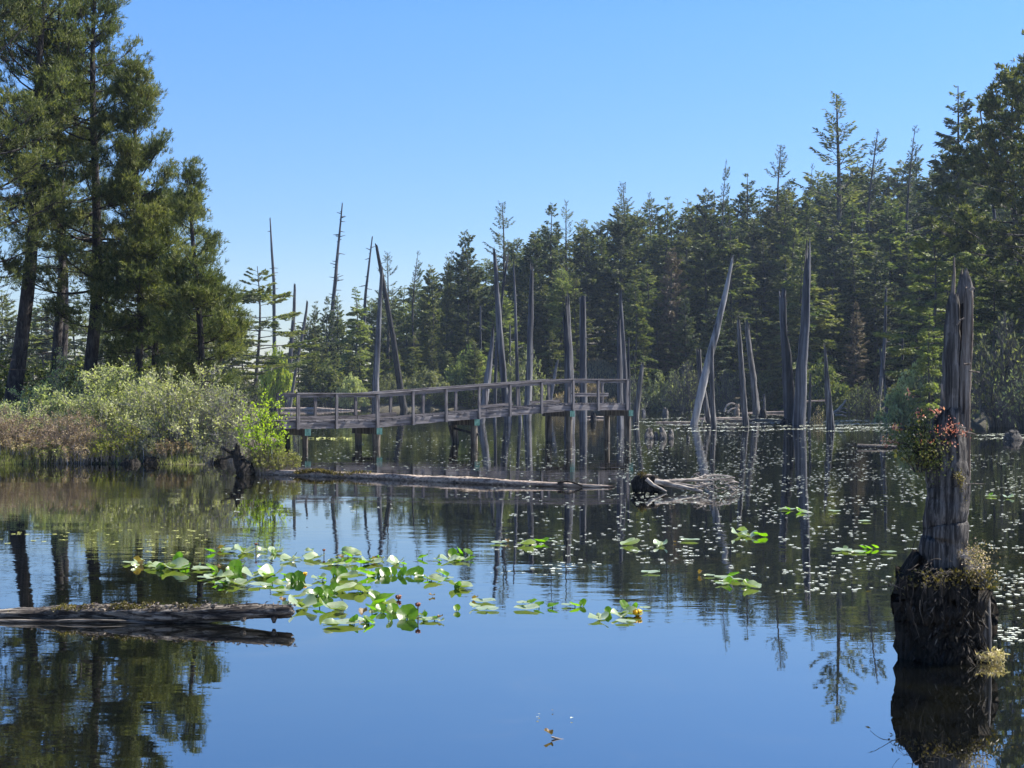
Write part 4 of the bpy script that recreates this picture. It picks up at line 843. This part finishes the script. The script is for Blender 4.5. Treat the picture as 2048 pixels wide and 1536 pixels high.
mb=MB(); colm(mb,[(1928,960,24),(1928,880,24),(1929,800,22),(1933,720,22),(1936,650,20),(1938,600,17),(1937,572,10)],rng,sides=18,jag=.05,flute=.2,rings=60,dd=-.02); part('right_slab',mb,M['edge'],ms)
mb=MB(); colm(mb,[(1918,900,26),(1920,760,28),(1925,650,34),(1929,590,32),(1929,555,20),(1929,533,8)],rng,sides=20,jag=.10,flute=.25,rings=60,dd=.07,rough=.09); part('rear_slab',mb,M['stump'],ms)
mb=MB()
for q,a,b in (([(1914,650),(1920,640),(1929,636)],4,3),([(1928,729),(1936,728),(1942,727)],5,3),([(1938,742),(1948,743),(1959,745)],4,2.5),([(1940,582),(1944,578),(1948,576)],7,6),([(1926,863),(1938,865),(1952,869)],4,2),([(1922,855),(1932,856)],4,2),([(1888,800),(1884,780),(1883,768)],5,4),([(1936,968),(1946,967),(1972,968)],2,1)):
    mb=MB(); rt([(x,y,-.1) for x,y in q],a,b,mb,D=DS); part('branch_stub',mb,M['edge'],ms)
mb=MB(); colm(mb,[(1968,1330,22),(1966,1270,22),(1964,1200,24),(1958,1150,30)],rng,sides=14,jag=.03,flute=.3,rings=30,dd=-.12,rough=.1); colm(mb,[(1980,1330,7),(1979,1260,8),(1975,1190,9)],rng,sides=8,jag=.04,rings=20,dd=-.16); part('root_flank',mb,M['stump'],ms)
mb=MB(); n=900; a=rng.uniform(0,6.28,n); zr=rng.uniform(1132,1166,n); x=1888+rng.normal(0,48,n); 
cards(mb,np.stack([(x-CX)/F*DS,DS-.30*rng.uniform(.0,1,n),HC-(zr-HY)/F*DS-np.abs(x-1888)*.0004],1),rndv(rng,n)+[0,-.4,.5],rndv(rng,n),rng.uniform(.015,.05,n),np.full(n,.016)); part('moss',mb,M['moss'],ms,smooth=False)
mb=MB()
for k in range(44):      # bare twigs and hanging rootlets round the base
    x=rng.uniform(1795,1905); y=rng.uniform(1115,1160)+(1880-x)*.2; ax=rng.uniform(-28,14); ay=rng.uniform(-14,30)
    rt([(x,y,-.28),(x+ax*.5,y+ay*.3+rng.uniform(-4,4),-.33),(x+ax,y+ay,-.36)],1.2,.5,mb,D=DS,sides=4)
for k in range(12):
    x=rng.uniform(1795,1900); y=rng.uniform(1150,1250); rt([(x,y,-.33),(x+rng.uniform(-9,6),y+18,-.36),(x+rng.uniform(-12,10),y+rng.uniform(25,60),-.35)],1.,.4,mb,D=DS,sides=4)
for q in (([(1810,1180),(1775,1165),(1752,1150),(1735,1146)]),([(1790,1170),(1762,1172),(1740,1190)]),([(1830,1150),(1822,1110),(1830,1080),(1834,1062)]),([(1833,1100),(1842,1092)])): rt([(x,y,-.2) for x,y in q],1.8,.7,mb,D=DS,sides=4)
part('rootlets',mb,M['pile'],ms)
mb=MB(); n=500; x=rng.uniform(1934,1992,n); y=rng.uniform(1294,1312,n)
cards(mb,np.stack([(x-CX)/F*DS,DS-.14+rng.uniform(-.12,.08,n),HC-(y-HY)/F*DS],1),rndv(rng,n),rndv(rng,n),rng.uniform(.02,.05,n),np.full(n,.012)); part('bark_litter',mb,M['straw'],ms,smooth=False)
b=P(1858,905,DS-.12); quick_bush('huckleberry_shrub','leafy shrub growing out of the left side of the tall foreground stump',b-np.array([.06,0,.05]),.23,.18,.27,'darkleaf','bark',81,nst=26,ntw=170,nleaf=360,ls=.032,lw=.024,tr=.004,base=.2,lowfac=.05,clump=.55,zmin=-.5)
def hangleaf(name,label,specs,leaf,seed,cat='plant',twig='bark'):
    rng=np.random.default_rng(seed); root=thing(name,label,cat,P(specs[0][0],specs[0][1],DS-.15)); mb=MB(); tw=MB()
    for x,y,sx,sy,n,l in specs:
        c=P(x,y,DS-.18); p=c+rng.normal(size=(n,3))*np.array([sx*DS/F,.05,sy*DS/F]); cards(mb,p,rndv(rng,n)+[0,0,.5],rndv(rng,n),l*rng.uniform(.6,1.3,n),l*.55*np.ones(n))
        m=max(6,n//10); q=rng.integers(0,n,m); st=np.repeat((c*.6+P(1880,y+12,DS-.1)*.4)[None],m,0); tubes(tw,np.stack([st,(st+p[q])/2+rng.normal(size=(m,3))*.008,p[q]],1),np.tile([.002,.0016,.001],(m,1)),4)
    part('leaves',mb,M[leaf],root,smooth=False); part('stems',tw,M[twig],root); return root
hangleaf('red_leaf_shrub','spray of bright red new leaves among the green shrub on the tall foreground stump',[(1874,824,5,3,26,.03),(1882,862,8,5,34,.02),(1905,855,10,8,60,.018),(1790,856,6,3,22,.03),(1818,790,3,5,16,.024),(1838,830,5,5,26,.022),(1846,880,10,6,40,.018),(1925,868,8,4,30,.02),(1780,885,9,7,40,.018),(1900,888,8,2,18,.02)],'redleaf',82)
hangleaf('heather_shrub','dark drooping foliage hanging below the red leaved shrub on the tall foreground stump',[(1852,908,24,16,300,.022),(1866,932,14,16,200,.022),(1812,896,20,14,150,.02),(1830,858,26,14,170,.022)],'darkleaf',83)
hangleaf('heather_shrub','dry pinkish twiggy tuft on the right side of the tall foreground stump',[(1950,1108,15,13,190,.022),(1965,1130,13,10,120,.02),(1942,1142,8,14,120,.02)],'straw',84,twig='twig')
hangleaf('moss_clump','small yellow green moss clump on the right edge of the tall foreground trunk',[(1915,952,4,5,110,.018),(1922,970,3,12,110,.016)],'moss',85)
# ------------------------------------------------------------------ lily pads
def leaf(mb,pos,L,fl,fr,tilt,yaw,rng,mi=0,wav=.03):
    na,nr=26,5; ph=np.linspace(-math.pi,math.pi,na+1); R=L*.6*(1-.22*np.abs(ph)/math.pi); R*=np.clip((3.16-np.abs(ph))/.34,.1,1.)
    R*=1+.03*np.sin(ph*9+rng.uniform(0,6))+.035*rng.normal(size=na+1)*(rng.random(na+1)<.5)
    rr=np.linspace(0,1,nr+1)[:,None]*R[None]; u=rr*np.cos(ph)[None]; v=rr*np.sin(ph)[None]*.86
    back=.35+.65*sm(-u/L,-.35,.30); f=np.where(v<0,fl,fr)*back; r1=rr/np.maximum(R,1e-6)
    x=u; y=v*np.cos(f); z=np.abs(v)*np.sin(np.abs(f))*np.sign(f)+wav*L*np.sin(ph*4+rng.uniform(0,6))[None]*r1**2+.04*L*r1**2
    V=np.stack([x,y,z],-1).reshape(-1,3)
    ct,st=math.cos(tilt),math.sin(tilt); V=np.stack([V[:,0]*ct-V[:,2]*st,V[:,1],V[:,0]*st+V[:,2]*ct],1)
    c,s=math.cos(yaw),math.sin(yaw); V=np.stack([V[:,0]*c-V[:,1]*s,V[:,0]*s+V[:,1]*c,V[:,2]],1)
    V[:,2]=np.maximum(V[:,2],-.02)+.012 if tilt<.5 else V[:,2]+.02
    V+=pos; n=na+1; k,a=np.meshgrid(np.arange(nr),np.arange(na),indexing='ij')
    mb.add(V,np.stack([k*n+a,(k+1)*n+a,(k+1)*n+a+1,k*n+a+1],-1).reshape(-1,4),mi)
GL='yellow pond lily plants'
PL=[]
def plant(label,leaves,flower=None,bud=None):
    """leaves: (px,py of its foot on the water, width px, kind)"""
    global _pk
    c=W(*leaves[0][:2]); rng=np.random.default_rng(int(leaves[0][0]*7+leaves[0][1])); root=thing('pond_lily',label,'lily plant',c,GL)
    if leaves[0][0]<960 and leaves[0][2]>30: leaves=list(leaves)+[(px+rng.uniform(-.7,.7)*wp,py+rng.uniform(-5,4),wp*rng.uniform(.35,.6),rng.choice(['H','S','U','H'])) for (px,py,wp,kd) in leaves[:2] for _ in (0,1)]
    for (px,py,wp,kd) in leaves:
        p=W(px,py); L=.92*wp*p[1]/F; mb=MB(); mat='pad'; nm='floating_leaf'
        if kd=='F': leaf(mb,p,L*.98,rng.uniform(-.02,.08),rng.uniform(0,.2),.02,rng.uniform(0,6.28),rng,wav=.015)
        elif kd=='C': leaf(mb,p,L*1.16,rng.uniform(.35,1.0),rng.uniform(.35,1.0),rng.uniform(-.02,.05),-math.pi/2+rng.normal(0,.7),rng); (leaf(mb,p+[rng.uniform(-.3,.3)*L,L*rng.uniform(.2,.7),0],L*.5,rng.uniform(.2,.5),rng.uniform(.9,1.4),rng.uniform(.0,.3),rng.uniform(0,6.28),rng)) if wp>26 else None
        elif kd=='H': leaf(mb,p,L*1.0,.05,rng.uniform(.9,1.3),.03,rng.choice([-1.57,1.57,0,3.1])+rng.normal(0,.4),rng)
        elif kd=='U': leaf(mb,p+[0,0,L*.04],L*.88,.35,.45,rng.uniform(.6,1.25),1.57+rng.normal(0,.7),rng); mat='padgreen'; nm='upright_leaf'
        elif kd=='V': leaf(mb,p+[0,0,L*.02],L*.88,.35,.35,.75,1.57+rng.normal(0,.12),rng); mat='padgreen'; nm='upright_leaf'
        elif kd=='S': leaf(mb,p+[0,0,L*.04],L*.95,.25,.7,rng.uniform(.3,.6),rng.choice([0.2,2.9])+rng.normal(0,.3),rng); mat='padgreen'; nm='slanting_leaf'
        elif kd=='B': leaf(mb,p+[0,0,L*.06],L*.8,1.0,.9,rng.uniform(.3,.9),rng.uniform(0,6),rng,wav=.12); mat='padbrown'; nm='withered_leaf'
        part(nm,mb,M[mat],root)
        if kd in 'USV':
            mb=MB(); tubes(mb,np.array([[p-[0,0,.1],p+[0,0,.02],p+[0,0,L*.2]]]),np.full((1,3),.005),6); part('leaf_stalk',mb,M['padgreen'],root)
    for spec,mt,nm in ((flower,'flower','flower'),(bud,'budred','withered_flower')):
        if spec:
            px,py,r,h=spec; p=W(px,py); rr=r*p[1]/F/2; hz=h*p[1]/F; mb=MB()
            for k in range(6):
                a=k*1.047; leafc=p+[rr*.4*math.cos(a),rr*.4*math.sin(a),hz]; q=np.linspace(0,1,4)
                pa=np.array([p+[0,0,hz-rr*.8],p+[rr*.8*math.cos(a),rr*.8*math.sin(a),hz-rr*.3],p+[rr*.95*math.cos(a),rr*.95*math.sin(a),hz+rr*.4],p+[rr*.5*math.cos(a),rr*.5*math.sin(a),hz+rr*.9]])
                tubes(mb,pa[None],np.array([[rr*.3,rr*.5,rr*.45,rr*.1]]),6)
            f=part(nm,mb,M[mt],root); mb=MB(); tubes(mb,np.array([[p-[0,0,.1],p+[0,0,hz*.5],p+[0,0,hz]]]),np.full((1,3),.006),6); part('flower_stalk',mb,M['padbrown'],root)
    return root
plant('lily plant with one brown curled leaf, alone at the left end of the patch',[(262,1128,40,'F'),(276,1130,34,'B')])
plant('lily plant of two broad pale pads and a green upright leaf, second from the left',[(322,1137,46,'C'),(350,1140,56,'C'),(357,1122,30,'U'),(370,1136,26,'S')])
plant('small lily plant with a reddish curled leaf, left end of the farthest row',[(452,1103,44,'F'),(443,1100,22,'B'),(468,1102,22,'H')])
plant('pale cupped pad with a dark flower stalk, second in the farthest row',[(488,1107,48,'C'),(500,1104,24,'H')],bud=(512,1106,5,18))
plant('small pale folded pad, third in the farthest row',[(551,1106,32,'C')])
plant('notched pad showing a dark cleft, between the farthest row and the main patch',[(580,1121,40,'C')])
plant('pale cupped pad with a taller leaf behind it, fourth in the farthest row',[(630,1119,44,'C'),(616,1104,18,'H')],bud=(648,1112,5,12))
plant('pad with one raised green lobe at the right end of the farthest row',[(700,1112,44,'H'),(693,1102,24,'S')])
plant('flat pad with green curled leaf at the left tip of the main patch',[(402,1140,48,'F'),(424,1142,30,'S'),(437,1138,22,'B')])
plant('plant with a large upright dark green leaf at the left of the main patch',[(470,1138,38,'V'),(460,1146,24,'U'),(478,1148,26,'U'),(428,1158,42,'C'),(412,1157,34,'F'),(456,1156,30,'C')])
plant('pair of big bright cupped pads in the left part of the main patch',[(505,1154,50,'C'),(543,1154,56,'C'),(528,1146,34,'S')])
plant('row of pale overlapping pads at the left front of the main patch',[(470,1170,46,'C'),(448,1170,30,'C'),(520,1173,58,'F'),(545,1168,30,'S'),(556,1172,28,'C')])
plant('lone thin flat pad below the left part of the main patch',[(562,1185,44,'F')])
plant('bright green upright leaf tuft with a yellow flower in the middle of the main patch',[(582,1163,30,'U'),(597,1162,34,'U'),(578,1156,22,'S'),(604,1160,22,'U')],flower=(609,1160,9,12))
plant('small dark tilted pad on a stalk right of the yellow flowered tuft',[(614,1175,28,'H')])
plant('small pale folded pad above the middle of the main patch',[(638,1160,34,'C')])
plant('flat pad with a slanting green leaf behind the middle of the main patch',[(660,1132,48,'F'),(672,1128,30,'S')])
plant('dark slanting leaf pair at the back of the main patch',[(690,1130,40,'F'),(682,1118,20,'B'),(722,1130,34,'S')])
plant('pale cupped pad with brown rim leaves at the back right of the main patch',[(742,1128,44,'C'),(752,1124,30,'B'),(728,1128,26,'S')])
plant('cleft pale pad at the back right corner of the main patch',[(793,1129,40,'C'),(790,1126,22,'U')])
plant('bright green leaf pair in the centre of the main patch',[(668,1152,26,'U'),(684,1152,32,'U')])
plant('dark tilted leaves above their reflection in the centre of the main patch',[(735,1152,42,'S'),(718,1146,36,'F'),(700,1158,36,'C')])
plant('dense yellow green leaf rosette, left one of two side by side in the main patch',[(757,1152,26,'U'),(770,1152,32,'U'),(784,1150,30,'U'),(772,1146,24,'S')])
plant('dense yellow green leaf rosette, right one of two side by side in the main patch',[(806,1152,30,'U'),(822,1152,32,'U'),(838,1150,28,'U'),(830,1144,26,'S'),(842,1154,28,'F')])
plant('pale ragged pad with a raised green leaf at the right of the main patch',[(866,1163,42,'C'),(886,1152,30,'S'),(896,1158,28,'F')])
plant('large bright fan shaped pad at the right end of the main patch',[(919,1176,46,'C')])
plant('green upright leaves behind the two broad front pads',[(650,1188,34,'V'),(668,1182,32,'V'),(636,1192,30,'U'),(657,1194,28,'U')])
plant('long pale folded pads slanting right below the centre of the main patch',[(700,1184,52,'C'),(728,1186,46,'H'),(682,1178,34,'H')])
plant('broadest pale pad at the front left of the main patch, yellowing leaf beside it',[(603,1217,66,'C'),(565,1207,22,'B'),(598,1196,36,'H'),(622,1192,32,'H')])
plant('second broad pale pad at the front of the main patch, deeply cleft',[(662,1221,62,'C')])
plant('largest upright green leaf of the patch, standing on edge with a withered flower beside it',[(765,1208,62,'S'),(752,1205,44,'U')],bud=(797,1200,10,6))
plant('pair of round upright leaves in the front right of the main patch',[(762,1224,30,'U'),(786,1224,34,'V'),(744,1224,34,'S')])
plant('wide pale pad with curled green leaves at the front of the patch',[(690,1250,88,'F'),(722,1244,34,'H'),(738,1248,34,'U'),(726,1232,30,'B')])
plant('large upright green leaf with a clear mirror image at the front of the patch',[(815,1238,60,'V'),(842,1232,28,'H')],bud=(836,1236,9,27))
plant('small pale pad with two dark raised corners at the front right of the patch',[(862,1242,46,'F'),(848,1240,20,'H'),(880,1240,18,'B')])
plant('pale cupped pads with a green rosette behind, at the right end of the farthest row',[(898,1122,40,'C'),(924,1122,34,'C'),(905,1112,26,'U'),(920,1110,28,'U'),(936,1110,26,'U')])
plant('single folded green leaf standing between the main patch and the rosette at far right',[(845,1118,26,'S')])
plant('thin flat pad with a raised pale fold, upper one right of the patch',[(966,1204,60,'F'),(950,1200,22,'B')])
plant('flat pad with a small green leaf at its left, lower one right of the patch',[(975,1221,58,'F'),(948,1216,28,'H'),(914,1222,20,'U')])
plant('pads with dark raised folds in the middle of the right hand row',[(1052,1219,62,'F'),(1046,1208,34,'F'),(1064,1208,24,'S'),(1078,1216,26,'S'),(1105,1216,28,'S')])
plant('small pad with two green leaf sails above their reflections',[(1138,1213,34,'F'),(1150,1214,26,'S'),(1166,1212,22,'U')])
plant('pond lily with one open yellow flower at the right end of the front row',[(1198,1240,44,'C'),(1240,1234,40,'C'),(1262,1232,40,'C'),(1252,1246,46,'F'),(1248,1218,30,'U'),(1271,1218,18,'U'),(1216,1228,22,'U'),(1290,1218,26,'F')],flower=(1275,1232,15,7))
plant('flat pad with a brown curled scrap right of the far rosette',[(998,1087,40,'F'),(1015,1086,16,'B')])
plant('small pale crumpled pad left of the bright green folded leaf',[(1056,1091,34,'C'),(1050,1088,18,'H')])
plant('bright green folded leaf mirrored in dark water',[(1080,1086,26,'S'),(1090,1086,22,'S'),(1104,1079,16,'F')])
plant('small pale fan of a pad on dark water, left one of two alike',[(1263,1091,36,'C')])
plant('pale cupped pad with a dark green lobe, right one of two alike',[(1322,1092,32,'C'),(1318,1088,16,'H'),(1350,1086,8,'B'),(1376,1082,44,'F')])
plant('bright pale raft of crumpled pads with a yellow green curled leaf on dark water',[(1478,1072,36,'C'),(1500,1074,36,'C'),(1522,1074,32,'S'),(1486,1064,26,'H')])
plant('two small pads far off right of the driftwood',[(1572,1020,34,'F'),(1576,1021,16,'S'),(1602,1026,24,'C'),(1598,1022,16,'S')])
plant('thin pale pad alone right of the two small far pads',[(1668,1024,30,'F')])
plant('thin dark flat pad in the open dark water on the right',[(1729,1044,30,'F')])
plant('pale flat pad among the tiny leaves left of the foreground stump',[(1684,1103,50,'F'),(1712,1106,40,'F'),(1688,1100,20,'H')])
plant('small bright green folded leaves left of the foreground stump',[(1726,1098,20,'S'),(1738,1099,20,'S'),(1750,1098,18,'S')])
plant('white flat pad just below the small bright green leaves',[(1775,1106,36,'F')])
plant('flat pad with a small dark lobe in the shallows left of the three leaf group',[(1300,1147,44,'F'),(1316,1146,14,'H')])
plant('small brown and yellow curled leaf at the left of the three leaf group',[(1400,1150,18,'B'),(1416,1153,26,'F')])
plant('group of green leaves over two flat pads, near the sky reflection on the right',[(1443,1158,44,'F'),(1472,1162,40,'F'),(1466,1154,28,'S'),(1456,1168,26,'U'),(1444,1170,34,'F')])
plant('pale cupped pad with green leaf just right of the green three leaf group',[(1502,1176,38,'C'),(1494,1170,20,'U')])
plant('small pad with green lobe right of the foreground stump, far off',[(1984,994,26,'F'),(1982,992,12,'U')])
plant('white crumpled pad right of the foreground stump, far off',[(2016,996,24,'C')])
# bright row of small leaves below the left pier
for k in range(14):
    px=604+k*7.6+rng.uniform(-2,2); p=W(px,877+rng.uniform(-1.5,1.5)); mb=MB(); leaf(mb,p,.17,.3,.5,.3,rng.uniform(0,6),rng)
    single('row_leaf',mb,M['tinyy'],p,'small bright leaf in the floating row seen under the left end of the footbridge','leaf','row of bright floating leaves')
# tiny floating leaves
rng=np.random.default_rng(91)
def scat(n,x0,x1,y0,y1,pw=1.): return np.stack([rng.uniform(x0,x1,n),y0+(y1-y0)*rng.uniform(0,1,n)**pw],1)
zones=[(1300,1230,2048,866,905,1),(1500,1230,2048,905,960,1),(1200,1260,2048,950,1010,1),(380,1500,2048,1000,1080,1),(380,1000,1500,985,1110,1),(330,900,1260,880,1000,1),(900,560,1240,850,940,1),
       (70,1270,1480,1090,1130,1),(260,1560,1860,1080,1190,1),(190,1980,2048,1090,1290,1.2),(60,1420,1700,1130,1185,1),(120,980,1200,1080,1150,1),(80,440,800,955,1030,1),(60,1850,2048,1000,1090,1)]
pts=np.vstack([scat(n,a,b,c,d_,p) for n,a,b,c,d_,p in zones]); keep=[]
def clump(px,py): return math.sin(px*.031+1.3*math.sin(py*.06))+math.sin(py*.11+px*.013)+.8*math.sin(px*.083-py*.05)
pts=np.array([p for p in pts if clump(*p)+rng.normal(0,.7)>-.45 and not(1784<p[0]<1990 and p[1]>1100)])
yl=np.vstack([scat(46,-20,420,1055,1090,1),scat(16,270,420,1085,1115,1)])
def matz(n,x0,x1,y0,y1): q=scat(n,x0,x1,y0,y1); e=np.sin((q[:,0]-x0)/(x1-x0)*math.pi); k=rng.random(n)<(.15+.85*e**.6)*(.5+.5*np.sin(q[:,0]*.021+q[:,1]*.9)); return q[k]
mat=np.vstack([matz(2300,1250,1790,836,863),matz(600,1340,1600,820,845),matz(900,1600,1800,838,860),matz(250,1950,2060,866,880)])
def disc(mb,p,r,rng):
    n=11; a=np.linspace(.35,6.0,n)+rng.uniform(0,6.28); e=rng.uniform(.75,1.); V=np.stack([p[0]+r*np.cos(a),p[1]+r*e*np.sin(a),p[2]+.006+.10*r*rng.normal(size=n)*.5],1)
    mb.add(np.vstack([[p[0],p[1],p[2]+.004],V]),[[0,k,k+1] for k in range(1,n)])
order=pts[np.argsort(-pts[:,1])]
ind=order[:230]; rest=order[230:]
for q in ind:
    p=W(*q); mb=MB(); disc(mb,p,rng.uniform(.014,.034),rng); single('floating_leaf',mb,M['tiny'],p,'tiny round pale leaf floating on the dark water on the right','leaf','tiny floating leaves')
for q in yl:
    p=W(*q); mb=MB(); disc(mb,p,rng.uniform(.024,.042),rng); single('floating_leaf',mb,M['tinyy'],p,'tiny yellow green leaf floating off the left bank','leaf','tiny floating leaves off the left bank')
mb=MB()
for q in rest:
    p=W(*q); disc(mb,p,rng.uniform(.016,.038)*(1 if q[1]>930 else 1.2),rng)
for q in mat:
    p=W(*q); disc(mb,p,rng.uniform(.05,.13),rng)
single('floating_leaves',mb,M['tiny'],(0,0,0),'thousands of tiny pale leaves scattered over the farther water','leaves',kind='stuff')
# bits of flotsam in the foreground
rng=np.random.default_rng(95)
fs=thing('floating_debris','small dark twig and curled dead leaf floating alone in the sky reflection at the bottom','twig',W(1112,1478)); mb=MB()
D=DW(1478)
rt([(1110,1500,0),(1113,1490,0),(1112,1478,0)],3,2,mb,D=D); rt([(1103,1474,0),(1118,1478,0),(1136,1481,0)],4,3,mb,D=D); rt([(1122,1481,0),(1118,1490,-.02),(1115,1496,-.03)],5,4,mb,D=D)
part('twig',mb,M['root'],fs); mb=MB(); leaf(mb,W(1097,1476)+[0,0,.01],.055,1.0,.8,.5,2.6,rng,wav=.1); part('dead_leaf',mb,M['padbrown'],fs)
for l,(px,py,s) in (('white speck of fluff farthest from the floating twig',(1078,1432,.012)),('tiny red brown flake above the floating twig',(1105,1424,.010)),('pale flake right of the others above the floating twig',(1143,1440,.014)),('small dark leaf scrap just below the largest upright lily leaf',(864,1193,.05)),('pale curled scrap nearest above the floating twig',(1075,1438,.014))):
    p=W(px,py); mb=MB(); leaf(mb,p,s*1.4,.6,.5,.3,rng.uniform(0,6),rng,wav=.1); single('leaf_scrap',mb,M['padbrown' if 'dark' in l or 'red' in l else 'tiny'],p,l,'leaf scrap')
# ------------------------------------------------------------------ haze
HAZE=True
if HAZE:
    mb=MB(); box(mb,(0,320,25.5),(1,0,0),(0,1,0),(0,0,1),400,400,29.5)
    g=N('haze_air'); g.t.nodes.remove(g.p); pv=g.n('ShaderNodeVolumePrincipled'); pv.inputs['Color'].default_value=(.62,.78,1,1); pv.inputs['Density'].default_value=.00015; pv.inputs['Anisotropy'].default_value=.25
    g.l(pv.outputs[0],g.out.inputs['Volume']); single('haze',mb,g.m,(0,320,25.5),'thin blue air haze over the pond','haze',kind='stuff',smooth=False)
